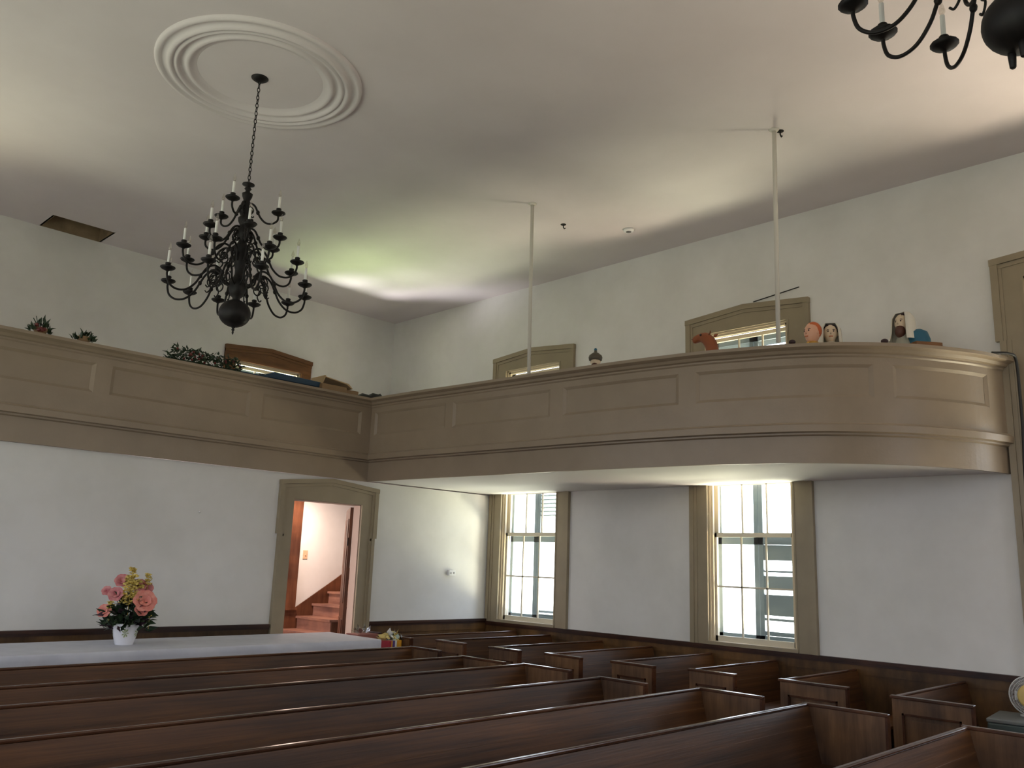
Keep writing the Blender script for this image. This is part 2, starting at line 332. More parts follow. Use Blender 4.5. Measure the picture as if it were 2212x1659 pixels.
# ------------------------------------------------------------------ windows
def window(name, label, c, fn0, casing='trim', z0=ZS, ho=HO, oo=OO, zh=ZH, shut=None, detail=True, ears=True, thick=WT):
    fn = lambda u, d, z: fn0(c+u, d, z)
    root = thing(name, label, 'window', (0, 0, 0), kind='structure')
    # casing
    mb = MB(); zt, zp = zh+0.205, zh+0.275; ear = 0.035 if ears else 0.0; ze = 4.02
    for s in (-1, 1):
        mb.box(s*ho, s*oo, -0.03, -0.001, z0-0.02, zh, fn)
        mb.box(s*(oo-0.055), s*oo, -0.05, -0.03, z0-0.02, min(ze, zh), fn)
        mb.box(s*(oo-0.095), s*(oo-0.055), -0.038, -0.03, z0-0.02, min(ze, zh), fn)
        mb.box(s*ho, s*(ho+0.02), -0.036, -0.03, z0-0.02, zh, fn)
        if ears:
            mb.box(s*(oo-0.03), s*(oo+ear), -0.05, -0.001, ze, zt, fn)
            mb.box(s*(oo-0.06), s*(oo-0.03), -0.038, -0.03, ze, zt-0.05, fn)
    P = lambda u, z, d: fn(u, d, z)
    mb.prism([(-oo, zh), (oo, zh), (oo, zt), (0, zp), (-oo, zt)], -0.03, -0.001, P)
    for s in (-1, 1):
        mb.prism([(0, zp), (s*(oo+ear+0.004), zt+0.002), (s*(oo+ear+0.004), zt-0.06), (0, zp-0.06)], -0.055, -0.001, P)
        mb.prism([(0, zp-0.06), (s*(oo), zt-0.06), (s*oo, zt-0.10), (0, zp-0.10)], -0.04, -0.001, P)
    mb.build('casing', casing, root)
    mb = MB(); t = 0.02
    for s in (-1, 1): mb.box(s*(ho-t), s*ho, 0.0, thick, z0, zh, fn)
    mb.box(-ho, ho, 0.0, thick, zh-t, zh, fn); mb.box(-ho, ho, 0.0, thick+0.03, z0-0.02, z0+0.015, fn)
    for s in (-1, 1): mb.box(s*(ho-0.045), s*(ho-t), 0.02, 0.05, z0, zh, fn)
    mb.box(-ho, ho, 0.02, 0.05, zh-0.045, zh-t, fn)
    mb.build('jamb_lining', 'cream', root)
    if not detail: return root
    MB().box(-ho-0.02, ho+0.02, -0.045, 0.03, z0-0.02, z0+0.02, fn).build('window_stool', casing, root)
    zm = 2.24
    def sash(za, zb, d0, d1, rows, bottom):
        if zb-za < 0.2: return
        mb = MB(); st = 0.05; ci = ho-t
        for s in (-1, 1): mb.box(s*(ci-st), s*ci, d0, d1, za, zb, fn)
        mb.box(-ci, ci, d0, d1, za, za+bottom, fn); mb.box(-ci, ci, d0, d1, zb-0.045, zb, fn)
        f = mb.build('sash', 'sash', root)
        mm = MB(); wi = 2*(ci-st)
        for k in (1, 2): mm.box(-ci+st+wi*k/3-0.009, -ci+st+wi*k/3+0.009, d0+0.008, d1-0.008, za+bottom, zb-0.045, fn)
        for zr in rows: mm.box(-ci+st, ci-st, d0+0.008, d1-0.008, zr-0.009, zr+0.009, fn)
        mm.build('muntins', 'sash', f)
        MB().box(-ci+st, ci-st, (d0+d1)/2-0.002, (d0+d1)/2+0.002, za+bottom, zb-0.045, fn).build('pane', 'glass', f)
    if z0 < 2: sash(z0+0.02, zm+0.02, 0.055, 0.09, [1.665], 0.06)
    sash(max(zm-0.02, z0+0.02), zh-0.045, 0.095, 0.13, [2.81, 3.38, 3.95] if z0 < 2 else [3.6, 4.1], 0.045)
    # louvred shutters outside
    if shut:
        for s, bands in zip((-1, 1), shut):
            sh = MB(); a, b = (-ho+0.01, -0.004) if s < 0 else (0.004, ho-0.01); d0, d1 = thick+0.02, thick+0.05
            for q in (a, b-0.05): sh.box(q, q+0.05, d0, d1, z0, zh-0.02, fn)
            for zr in (z0, 2.14, 3.3, zh-0.13):
                if zr >= z0: sh.box(a, b, d0, d1, zr, zr+(0.11 if zr in (z0, zh-0.13, 2.14) else 0.035), fn)
            so = sh.build('shutter', 'shutter', root)
            lv = MB()
            for bd in bands:
                if len(bd) == 2:
                    lv.prism([(-0.008, bd[0]), (0.008, bd[0]), (0.008, bd[1]), (-0.008, bd[1])], a+0.045, b-0.045, lambda p, r, k: fn(k, (d0+d1)/2+p, r)); continue
                za, zb, pitch, half, tilt = bd
                z = za
                while z < zb:
                    pz = z+random.uniform(-0.1, 0.1)*pitch if pitch > 0.08 else z
                    ca, sa = math.cos(tilt), math.sin(tilt); th = 0.006; q = []
                    for dd, zz in ((-half, -th), (half, -th), (half, th), (-half, th)):
                        q.append((dd*ca-zz*sa, pz+dd*sa+zz*ca))
                    lv.prism(q, a+0.045, b-0.045, lambda p, r, k: fn(k, (d0+d1)/2+p, r))
                    z += pitch
            if lv.v: lv.build('louvers', 'shutter', so)
    return root
UP = (3.35, 4.5, 0.085, 0.03, -1.0)
# right-hand wall windows: u is +Y, so the leaf with u < 0 is the one seen on the right
window('window_1', 'tall shuttered window beside the partition corner, crossed by the balcony', 8.21, mapR,
       shut=([(2.5, 2.78, 0.055, 0.022, -0.35), (1.16, 1.24, 0.05, 0.02, -0.6), UP], [UP]))
window('window_2', 'tall shuttered window in the middle of the long side wall under the curved balcony', 4.83, mapR,
       shut=([(1.97, 2.135), (1.84, 1.86), (1.66, 1.80), (1.38, 1.60), (1.325, 1.35), (1.165, 1.21), UP], [UP]))
window('window_3', 'tall window with wide tan casing where the curved balcony ends', 1.44, mapR, shut=([UP], [UP]))
window('window_4', 'small window in bare brown wood frame behind the far balcony', (FX0+FX1)/2, mapF, casing='brown', z0=3.15, ho=(FX1-FX0)/2, oo=0.73, zh=4.63, ears=False,
       shut=([(3.3, 4.1, 0.07, 0.02, -0.2)], []))
window('window_5', 'window at the pulpit end of the side wall', -1.94, mapR, detail=False)
window('window_11', 'matching window in the far wall, left of the view', -0.13, mapF, casing='brown', z0=3.15, ho=(FX1-FX0)/2, oo=0.73, zh=4.63, ears=False, detail=False)
for i, y in enumerate(WIN_L): window('window_%d' % (6+i), 'tall window in the opposite side wall', y, mapL, detail=False)
for i, xx in enumerate(WIN_B): window('window_%d' % (10+i), 'tall window in the pulpit end wall', xx, mapB, detail=False)

# ------------------------------------------------------------------ doorway and stair hall
root = thing('door_1', 'doorway with peaked tan casing in the partition wall, open to the stairs', 'doorway', kind='structure')
mb = MB(); P = lambda u, z, d: mapP(u, d, z); dl, dr, zt, zpk = 5.225, 6.585, 2.70, 2.775
for a, b, s in ((DX0, dl, -1), (DX1, dr, 1)):
    mb.box(a, b, -0.03, -0.001, ZF, DZ, mapP)
    mb.box(b-s*0.045, b, -0.055, -0.03, ZF, 2.08, mapP); mb.box(b-s*0.08, b-s*0.045, -0.042, -0.03, ZF, 2.08, mapP)
    mb.box(b-s*0.03, b+s*0.025, -0.055, -0.001, 2.08, zt, mapP); mb.box(b-s*0.065, b-s*0.03, -0.042, -0.03, 2.05, zt-0.04, mapP)
cx = (dl+dr)/2
mb.prism([(dl, DZ), (dr, DZ), (dr, zt), (cx, zpk), (dl, zt)], -0.03, -0.001, P)
for s, b in ((-1, dl-0.025), (1, dr+0.025)):
    mb.prism([(cx, zpk), (b+s*0.004, zt+0.002), (b+s*0.004, zt-0.05), (cx, zpk-0.05)], -0.06, -0.001, P)
    mb.prism([(cx, zpk-0.05), (b-s*0.03, zt-0.05), (b-s*0.03, zt-0.085), (cx, zpk-0.085)], -0.045, -0.001, P)
mb.build('casing', 'trim', root)
mb = MB(); mb.box(DX0, DX0+0.012, 0, 0.13, ZF, DZ, mapP).box(DX1-0.012, DX1, 0, 0.13, ZF, DZ, mapP).box(DX0, DX1, 0, 0.13, DZ-0.012, DZ, mapP)
mb.build('jamb', 'jamb', root)
leafd = thing('door_2', 'brown wooden door leaf standing open in the stair doorway', 'door', (DX1-0.005, YP+0.145, ZF), math.radians(58.5), kind='structure')
mb = MB(); mb.box(0, 0.92, -0.0, 0.04, 0.01, 2.34); 
for (a, b, c_, d_) in ((0.12, 0.42, 0.25, 0.95), (0.5, 0.8, 0.25, 0.95), (0.12, 0.42, 1.15, 2.2), (0.5, 0.8, 1.15, 2.2)): mb.box(a, b, 0.04, 0.05, c_, d_)
mb.build('leaf', 'redwood', leafd)
mb = MB()
for z in (0.3, 1.86): mb.box(-0.012, 0.03, 0.04, 0.05, z, z+0.1)
mb.build('hinge', 'iron', leafd)
# stairs rising to the right along the hall's back wall
st = thing('staircase', 'reddish brown wooden stairs rising behind the open doorway', 'stairs', (0, 0, 0))
YH = YF-0.17; SY0, SY1 = 10.5, YH-0.005
for k in range(-3, 7):
    xk, zk = 6.82+0.26*k, 0.79+0.177*k
    MB().box(xk-0.03, min(xk+0.27, 8.64), SY0-0.02, SY1-0.022, zk-0.03, zk).build('tread', 'tread', st)
    MB().box(xk, xk+0.02, SY0, SY1-0.022, max(zk-0.177, ZF), zk-0.03).build('riser', 'tread', st)
mb = MB(); poly = [(6.0, ZF)]
for k in range(-3, 7): poly += [(6.825+0.26*k, max(0.79+0.177*(k-1), ZF)-0.03 if k > -3 else ZF), (6.825+0.26*k, 0.79+0.177*k-0.03)]
poly = [(6.045, ZF)]+[q for k in range(-3, 7) for q in ((6.825+0.26*k, 0.79+0.177*(k-1)-0.03 if k > -3 else ZF), (6.825+0.26*k, 0.79+0.177*k-0.03))]+[(8.6, 0.79+0.177*6-0.03), (8.6, ZF)]
mb.prism(poly[1:], SY0+0.002, SY0+0.03, lambda p, q, d: (p, d, q)); mb.build('stringer', 'redwood', st)
mb = MB(); mb.prism([(5.6, ZF), (8.6, ZF), (8.6, 1.95), (8.3, 1.90), (7.68, 1.49), (6.98, 1.05), (6.5, 1.05), (5.6, 1.05)], SY1-0.02, SY1, lambda p, q, d: (p, d, q)); mb.build('skirt_board', 'redwood', st)
mb = MB(); mb.box(6.62, 7.02, YH-0.045, YH-0.002, 1.075, 2.74); struct(mb.build('trim_3', 'redwood'), 'upright brown board on the stair hall wall', 'board')
mb = MB(); mb.box(6.5, 7.05, YH-0.06, YH-0.028, 1.05, 1.075); struct(mb.build('trim_4', 'redwood'), 'small ledge under the upright hall board', 'board')
sw = thing('light_switch', 'cream light switch on the pale stair hall wall', 'light switch', (7.14, YH-0.001, 1.855))
MB().box(-0.04, 0.04, -0.008, 0, -0.065, 0.065).build('cover_plate', 'ivory', sw, 0.003); MB().box(-0.006, 0.006, -0.02, -0.008, -0.012, 0.012).build('toggle', 'ivory', sw)

# ------------------------------------------------------------------ galleries
ZG = 2.95
base = [(6.42, 8.95), (6.46, 8.02), (6.52, 7.3), (6.66, 5.39), (6.80, 4.36), (6.91, 3.94), (7.03, 3.55), (7.2, 3.21), (7.44, 2.9), (7.73, 2.63), (8.16, 2.37), (8.5, 2.245), (8.648, 2.205)]
CP = [Vector((p.x, p.y)) for p in catmull([(a, b, 0) for a, b in base], 16)]
CS = [0.0]
for i in range(1, len(CP)): CS.append(CS[-1]+(CP[i]-CP[i-1]).length)
CN = []
for i in range(len(CP)):
    t = (CP[min(i+1, len(CP)-1)]-CP[max(i-1, 0)]).normalized(); CN.append(Vector((t.y, -t.x)))
CN[0] = Vector((-0.86, -1.0)); 
for i in range(1, 12): CN[i] = CN[i]
CN[-1] = Vector((0, -1.0))
def right(s, o, z):
    s = min(max(s, 0), CS[-1]); i = 0
    lo, hi = 0, len(CS)-1
    while hi-lo > 1:
        m_ = (lo+hi)//2
        if CS[m_] <= s: lo = m_
        else: hi = m_
    k = (s-CS[lo])/(CS[hi]-CS[lo])
    p = CP[lo].lerp(CP[hi], k); n = CN[lo].lerp(CN[hi], k)
    return (p.x+n.x*o, p.y+n.y*o, z)
def far(s, o, z):   # s = x coordinate
    k = 1.0 if s < 6.3 else (6.42-0.86*o*1.0)/6.42
    x = s if s < 6.419 else 6.42-0.86*o
    return (x, 8.95-o, z)
FAR_S0 = XL+0.001
def strip(mb, fn, s0, s1, prof, step=0.08, closed=False):
    n = max(1, int(math.ceil((s1-s0)/step))); m_ = len(prof); vs = []; fs = []
    for i in range(n+1):
        s = s0+(s1-s0)*i/n
        vs += [fn(s, o, z) for o, z in prof]
    for i in range(n):
        for j in range(m_ if closed else m_-1):
            j2 = (j+1) % m_
            fs.append((i*m_+j, i*m_+j2, (i+1)*m_+j2, (i+1)*m_+j))
    if closed: fs.append(list(range(m_))); fs.append([n*m_+j for j in range(m_-1, -1, -1)])
    return mb.add(vs, fs)
CAPZ = 3.842
def gallery(root, fn, s0, s1, panels, step, slab):
    z0, z1 = 3.36, 3.675
    mb = MB()  # solid parapet board with raised rails and stiles
    strip(mb, fn, s0, s1, [(-0.06, 3.031), (0.0, 3.031), (0.0, CAPZ-0.03), (-0.06, CAPZ-0.03)], step, True)
    strip(mb, fn, s0, s1, [(-0.0, 3.10), (0.022, 3.10), (0.022, z0), (0.0, z0)], step, True)
    strip(mb, fn, s0, s1, [(0.0, z1), (0.022, z1), (0.022, CAPZ-0.03), (0.0, CAPZ-0.03)], step, True)
    edges = [s0]+[q for p in panels for q in p]+[s1]
    for i in range(0, len(edges), 2):
        if edges[i+1]-edges[i] > 0.005: strip(mb, fn, edges[i], edges[i+1], [(0.0, z0), (0.022, z0), (0.022, z1), (0.0, z1)], step, True)
    mb.build('parapet', 'tan', root)
    for a, b in panels:
        pm = MB(); q = 0.035
        strip(pm, fn, a, b, [(0.001, z0), (0.021, z0), (0.021, z0+0.008), (0.006, z0+q), (0.001, z0+q)], step, True)
        strip(pm, fn, a, b, [(0.001, z1-q), (0.006, z1-q), (0.021, z1-0.008), (0.021, z1), (0.001, z1)], step, True)
        for (u, v, uu) in ((a, a+q, a+0.008), (b-q, b, b-0.008)):
            lo, hi = (0.021, 0.006) if u == a else (0.006, 0.021)
            vs = [fn(u, lo, z0), fn(v, hi, z0), fn(v, hi, z1), fn(u, lo, z1), fn(u, 0.001, z0), fn(v, 0.001, z0), fn(v, 0.001, z1), fn(u, 0.001, z1)]
            pm.add(vs, [(0, 1, 2, 3), (4, 7, 6, 5), (0, 4, 5, 1), (3, 2, 6, 7), (0, 3, 7, 4), (1, 5, 6, 2)])
        strip(pm, fn, a+q, b-q, [(0.0005, z0+q), (0.004, z0+q), (0.004, z1-q), (0.0005, z1-q)], step, True)
        pm.build('panel', 'tan', root)
    mb = MB(); strip(mb, fn, s0, s1, [(-0.11, CAPZ-0.03), (0.02, CAPZ-0.115), (0.035, CAPZ-0.10), (0.035, CAPZ-0.085), (0.06, CAPZ-0.075), (0.075, CAPZ-0.05), (0.10, CAPZ-0.04), (0.12, CAPZ-0.03), (0.12, CAPZ), (-0.12, CAPZ), (-0.12, CAPZ-0.03)], step, True)
    mb.build('cap_rail', 'tan', root)
    mb = MB(); strip(mb, fn, s0, s1, [(0.0, 3.025), (0.03, 3.035), (0.03, 3.05), (0.07, 3.058), (0.07, 3.118), (0.055, 3.128), (0.05, 3.14), (0.022, 3.146), (0.0, 3.146)], step, True)
    mb.build('band_molding', 'tan', root)
    mb = MB(); strip(mb, fn, s0, s1, [(-0.03, 2.787), (0.0, 2.787), (0.0, 3.03), (-0.03, 3.03)], step, True)
    mb.build('fascia', 'tan', root)
    MB().prism(slab, 2.80, ZG, lambda p, q, d: (p, q, d)).build('soffit', 'soffit', root)
gl = thing('balcony', 'tan panelled balcony running straight across the far wall', 'balcony', kind=None, group=None)
gallery(gl, far, FAR_S0, 6.42, [(-0.40, 1.15), (1.30, 2.985), (3.145, 4.697), (4.855, 6.25)], 3.0, [(XL+0.001, 8.985), (6.44, 8.985), (6.44, 8.952), (XR-0.001, 8.952), (XR-0.001, YF-0.001), (XL+0.001, YF-0.001)])
gr = thing('balcony', 'tan panelled balcony along the window wall, curving back to the wall', 'balcony')
gallery(gr, right, 0.0, CS[-1], [(0.10, 1.395), (1.51, 2.96), (3.13, 4.47), (4.64, 6.20), (6.37, 7.36)], 0.06,
        [(p.x+0.002-n.x*0.0+0.02, p.y+0.004) for p, n in zip(CP[::4], CN[::4])]+[(XR-0.001, 2.28), (XR-0.001, 8.95), (6.44, 8.95)])

# suspension rods
for lab, a, b in (('thin white suspension rod in front of the window nearer the far corner', (6.506, 6.273, ZC), (6.545, 6.28, CAPZ)),
                  ('thin white suspension rod in front of the window beside the figurine heads', (6.737, 3.428, ZC), (6.84, 3.50, CAPZ))):
    t = thing('suspension_rod', lab, 'rod', b, group='balcony suspension rods')
    d = Vector(a)-Vector(b)
    MB().tube([(0, 0, 0), d*0.5, d], 0.020, 10).build('rod', 'rod', t)
    MB().lathe([(0.03, -0.02), (0.05, 0.0)], 12, tuple(d)).build('ceiling_collar', 'rod', t)

# ------------------------------------------------------------------ ceiling medallion, chandeliers
def medallion(loc, label):
    prof = [(0.52, 0.0), (0.53, -0.004), (0.56, -0.012), (0.575, -0.03), (0.595, -0.036), (0.61, -0.028), (0.62, -0.014), (0.645, -0.012), (0.66, -0.022), (0.672, -0.04), (0.69, -0.044), (0.70, -0.030), (0.712, -0.034), (0.722, -0.048), (0.742, -0.05), (0.755, -0.034), (0.765, -0.02), (0.80, -0.018), (0.815, -0.032), (0.84, -0.034), (0.852, -0.02), (0.856, 0.0)]
    mb = MB(); mb.lathe(prof, 96, (0, 0, 0), cap=False)
    o = mb.build('ceiling_medallion', 'ring', None, loc=loc)
    return tag(o, label, 'ceiling medallion')
CH1 = (3.10, 6.295); CH2 = (3.16, 0.652)
medallion((3.10, 6.27, ZC), 'round ringed plaster medallion on the ceiling above the black chandelier')

AX = [(3.985, 0.56, [-50, -14, 14, 48, 79, 106, 137, 174, 220, 260], 1.0),
      (4.20, 0.46, [-3, 42, 87, 128, 173, -142, -90, -42], 0.9),
      (4.39, 0.315, [10, 70, 130, 190, 250, 310], 0.72),
      (4.62, 0.27, [-140, -42, 53, 108], 0.66)]
def arm_pts(R, k):
    q = [(R, -0.02), (R, -0.06), (R-0.02*k, -0.11*k-0.01), (R-0.075*k, -0.155*k), (R-0.15*k, -0.145*k), (R-0.215*k, -0.085*k), (R-0.255*k, -0.01), (R-0.30*k, 0.07*k), (R-0.36*k, 0.105*k), (R-0.415*k, 0.075*k), (R-0.435*k, 0.01), (0.05, -0.03)]
    return catmull([(a, 0, b) for a, b in q], 5)
def tier_mesh(R, k):
    mb = MB(); p = arm_pts(R, k); mb.tube(p, 0.0085, 7)
    i = 6*5; mb.ball(tuple(p[i]), (0.016, 0.016, 0.02), 8, 6)
    # scroll curl inside the arch
    c0 = Vector((R-0.36*k, 0, 0.02*k)); pts = []
    for j in range(22):
        a = PI*0.5-j*0.36; r = 0.055*k*(1-j/30); pts.append((c0.x+r*math.cos(a), 0, c0.z-0.02*k+r*math.sin(a)))
    mb.tube(pts, 0.0055, 6)
    pts2 = catmull([(R-0.36*k, 0, 0.055*k), (R-0.33*k, 0, 0.0), (R-0.345*k, 0, -0.05*k), (R-0.32*k, 0, -0.085*k), (R-0.30*k, 0, -0.07*k)], 5)
    mb.tube(pts2, 0.0055, 6)
    return mb
PAN = [(0.008, -0.035), (0.02, -0.026), (0.045, -0.016), (0.058, -0.004), (0.056, 0.002), (0.03, -0.004), (0.014, 0.0), (0.012, 0.012), (0.019, 0.018), (0.022, 0.03), (0.019, 0.036), (0.012, 0.038)]
def chandelier(loc, label, z_off, rot, pegs):
    root = thing('chandelier', label, 'chandelier', (loc[0], loc[1], 0), group='black iron chandeliers')
    mb = MB(); z = lambda q: q+z_off
    ball = [(0.126*math.sin(PI*i/16), 3.732-0.114*math.cos(PI*i/16)) for i in range(1, 16)]
    body = [(0.02, 3.62)]+ball+[(0.03, 3.848), (0.03, 3.862), (0.05, 3.88), (0.068, 3.93), (0.07, 3.97), (0.062, 4.01), (0.045, 4.03), (0.034, 4.06), (0.034, 4.10), (0.044, 4.13), (0.048, 4.17), (0.062, 4.20), (0.05, 4.23), (0.055, 4.27), (0.068, 4.30), (0.045, 4.32), (0.03, 4.35), (0.036, 4.37), (0.055, 4.40), (0.058, 4.43), (0.045, 4.47), (0.034, 4.49), (0.05, 4.52), (0.054, 4.55), (0.034, 4.57), (0.03, 4.60), (0.038, 4.65), (0.03, 4.69), (0.026, 4.71), (0.04, 4.745), (0.044, 4.77), (0.02, 4.785), (0.018, 4.80), (0.03, 4.815), (0.018, 4.83), (0.02, 4.838), (0.05, 4.85), (0.05, 4.858), (0.015, 4.87)]
    mb.lathe(body, 28, (0, 0, z_off)); mb.build('column', 'iron', root)
    if pegs:
        for a in (3.346, 1.251, 5.440):
            MB().lathe([(0.006, -0.045), (0.011, -0.04), (0.014, 0.0), (0.015, 0.03)], 8, (0.042*math.cos(a), 0.042*math.sin(a), 3.612+z_off)).build('peg', 'iron', root)
    else: MB().lathe([(0.003, 3.556), (0.009, 3.575), (0.006, 3.583), (0.014, 3.595), (0.008, 3.605), (0.02, 3.622)], 12, (0, 0, z_off)).build('finial', 'iron', root)
    mb = MB(); za, zb = 4.862+z_off, ZC-0.02; n = 26; L = (zb-za)/n
    for k in range(n):
        cz = za+(k+0.5)*L; pts = []
        for j in range(12):
            a = 2*PI*j/12; h, v = 0.011*math.cos(a), (L*0.5+0.004)*math.sin(a)
            pts.append((h, 0, cz+v) if k % 2 else (0, h, cz+v))
        mb.tube(pts, 0.0034, 6, True)
    mb.build('chain', 'iron', root)
    MB().lathe([(0.015, -0.035), (0.045, -0.025), (0.07, -0.006), (0.072, 0.0)], 24, (0, 0, ZC)).build('canopy', 'iron', root)
    return root
tiers = []
def hang_arms(root, z_off, rot, first):
    for ti, (zc, R, az, k) in enumerate(AX):
        for a in az:
            if first and len(tiers) == ti:
                arm = tier_mesh(R, k).build('arm', 'iron', root)
                pan = MB().lathe(PAN, 14, (R, 0, 0)).build('drip_pan', 'iron', arm)
                can = MB().lathe([(0.0105, 0.03), (0.0105, 0.135), (0.007, 0.138)], 10, (R, 0, 0)).build('candle_sleeve', 'candle', arm)
                bul = MB().lathe([(0.006, 0.136), (0.013, 0.152), (0.0135, 0.162), (0.009, 0.182), (0.003, 0.198), (0.001, 0.204)], 10, (R, 0, 0)).build('candle_bulb', 'bulb', arm)
                tiers.append((arm, [pan, can, bul]))
            else:
                src, kids = tiers[ti]; arm = src.copy(); arm.parent = root; C.objects.link(arm)
                for q in kids:
                    c = q.copy(); c.parent = arm; C.objects.link(c)
            arm.location = (0, 0, zc+z_off); arm.rotation_euler = (0, 0, math.radians(a+rot))
r1 = chandelier(CH1, 'black iron candle chandelier hanging whole below the ringed ceiling medallion', 0.0, 0, False); hang_arms(r1, 0, 0, True)
r2 = chandelier(CH2, 'black iron chandelier cut off by the top edge, its bowl with small pegs', 0.06, 0, True); hang_arms(r2, 0.092, -6, False)

# ceiling details
t = thing('smoke_detector', 'small round white detector on the ceiling near the window wall', 'smoke detector', (7.808, 5.895, ZC))
MB().lathe([(0.05, -0.03), (0.062, -0.022), (0.072, 0.0)], 20).build('housing', 'white', t); MB().lathe([(0.03, -0.034), (0.034, -0.03)], 16).build('grille', 'socket', t)
for lab, p in (('small dark metal hook in the ceiling beyond the far white rod', (7.185, 6.40, ZC)), ('small dark metal hook in the ceiling beside the near white rod', (6.80, 3.40, ZC))):
    t = thing('ceiling_hook', lab, 'hook', p, group='dark ceiling hooks'); MB().lathe([(0.03, -0.006), (0.035, 0)], 10).build('hook_plate', 'dark', t)
    MB().tube([(0, 0, -0.003), (0, 0, -0.035), (0.02, 0, -0.05), (0.035, 0, -0.035)], 0.007, 6).build('hook', 'dark', t)
o = MB().tube([(XR-0.008, 4.72, 4.905), (XR-0.02, 4.15, 4.965)], 0.006, 6).build('loose_wire', 'cable')
tag(o, 'thin dark wire sloping above the peaked head of the balcony window beside the figurines', 'wire')
o = MB().tube(catmull([(8.34, 2.20, CAPZ+0.014), (8.46, 2.085, CAPZ+0.012), (8.545, 2.06, 3.80), (8.57, 2.06, 3.5), (8.575, 2.062, 3.2), (8.575, 2.066, 3.1), (8.58, 2.08, 2.7), (8.58, 2.09, 2.2), (8.58, 2.09, 1.1)], 8), 0.013, 8).build('cable', 'cable')
tag(o, 'black cable drooping over the end of the curved balcony', 'cable')

# outlet
t = thing('wall_outlet', 'white surface mounted double outlet on the partition wall beside the corner window', 'outlet', (7.935, YP-0.001, 1.68))
MB().box(-0.06, 0.06, -0.045, 0, -0.037, 0.037).build('outlet_box', 'white', t, 0.004)
for s in (-1, 1):
    f = MB().lathe([(0.017, 0), (0.017, 0.003)], 14, (s*0.028, 0, 0), fn=lambda x_, y_, z_: (x_, -0.045-z_, y_)).build('socket_face', 'white', t)
    MB().box(s*0.028-0.007, s*0.028-0.004, -0.050, -0.047, -0.006, 0.006).box(s*0.028+0.004, s*0.028+0.007, -0.050, -0.047, -0.006, 0.006).build('slots', 'socket', f)
o = MB().lathe([(0.012, 0), (0.008, 0.012)], 10, fn=lambda x_, y_, z_: (4.264+x_, YP-0.001-z_, 2.26+y_)).build('wall_hook', 'white'); tag(o, 'tiny white hook on the partition wall to the left of the doorway', 'hook')

# ------------------------------------------------------------------ pews
ZP = 0.95
def slanted(mb, x0, x1, ytop, z0, z1, th, lean):
    """board leaning back: its top stands further from the camera"""
    q = lambda z: ytop-lean*(ZP-z)
    mb.add([(x, q(z)+d, z) for x in (x0, x1) for z in (z0, z1) for d in (0, th)], [(0, 1, 3, 2), (4, 6, 7, 5), (0, 4, 5, 1), (2, 3, 7, 6), (0, 2, 6, 4), (1, 5, 7, 3)])
def pew(label, group, y, x0, x1, depth, outer, lean=0.22):
    """outer = +1: aisle end at x1 (centre block); -1: aisle end at x0 (block by the windows)"""
    root = thing('pew', label, 'pew', (0, 0, ZF) if False else ((x0+x1)/2, y, ZF), group=group)
    ox, oy = (x0+x1)/2, y
    A, B = x0-ox, x1-ox
    up_ = ZP-ZF
    global_fix = lambda z: z-ZF
    def sl(mb, a, b, z0, z1, th, off=0.0):
        q = lambda z: off-lean*(ZP-z)
        mb.add([(xx, q(z)+d, z-ZF) for xx in (a, b) for z in (z0, z1) for d in (0, th)], [(0, 1, 3, 2), (4, 6, 7, 5), (0, 4, 5, 1), (2, 3, 7, 6), (0, 2, 6, 4), (1, 5, 7, 3)])
    mb = MB(); sl(mb, A+0.03, B-(0.03 if outer > 0 else 0), 0.36, ZP-0.02, 0.028); sl(mb, A+0.03, B-0.03, ZP-0.15, ZP-0.142, 0.02, -0.004); mb.build('backrest', 'pew', root)
    mb = MB(); mb.box(A+0.02, B-(0.02 if outer > 0 else 0), -0.0015, 0.030, ZP-0.02-ZF, ZP-ZF); mb.build('top_rail', 'pew_cap', root, 0.007)
    MB().box(A+0.03, B-0.03, -depth-0.02, -0.09, 0.42, 0.45).build('seat', 'pew', root, 0.004)
    for side in ((-1, 1) if outer > 0 else (-1,)):
        xe = B if side > 0 else A
        i0, i1 = (xe-0.035, xe) if side > 0 else (xe, xe+0.035)
        mb = MB(); zt = ZP-0.02-ZF; xo0, xo1 = (xe-0.016, xe) if side > 0 else (xe, xe+0.016)
        core0, core1 = (i0, xe-0.016) if side > 0 else (xe+0.016, i1)
        mb.box(core0, core1, -depth, 0.03, 0.0, zt)
        st = 0.07
        for (ya, yb, za, zb) in ((-depth, -depth+st, 0, zt), (0.03-st, 0.03, 0, zt), (-depth+st, 0.03-st, zt-0.10, zt), (-depth+st, 0.03-st, 0, 0.16)):
            mb.box(xo0, xo1, ya, yb, za, zb)
        e_ = mb.build('end_panel', 'pew_end', root)
        if side == outer:
            md = MB(); f0, f1 = (xe-0.018, xe+0.005) if side > 0 else (xe-0.005, xe+0.018); ya, yb, za, zb = -depth+st, 0.03-st, 0.16, zt-0.10
            for q in ((ya, yb, zb-0.014, zb), (ya, yb, za, za+0.014), (ya, ya+0.014, za, zb), (yb-0.014, yb, za, zb)): md.box(f0, f1, *q)
            md.build('recess_shade_molding', 'pew_cap', e_)  # added bead; its dark colour supplies the shadow line of the recess
            md = MB(); g0, g1 = (xe-0.018, xe-0.006) if side > 0 else (xe+0.006, xe+0.018)
            md.box(g0, g1, ya+0.045, yb-0.045, za+0.045, zb-0.045); md.build('raised_field', 'pew_end', e_, 0.004)
        ov = 0.004 if outer > 0 else 0.012
        MB().box(i0-ov, i1+ov, -depth-0.018, 0.045, zt, zt+0.022).build('end_cap', 'pew_cap', e_, 0.005)
        MB().box(i0-0.006, i1+0.006, -depth-0.016, -depth, 0, zt).build('edge_strip', 'pew_cap', e_)
    return root
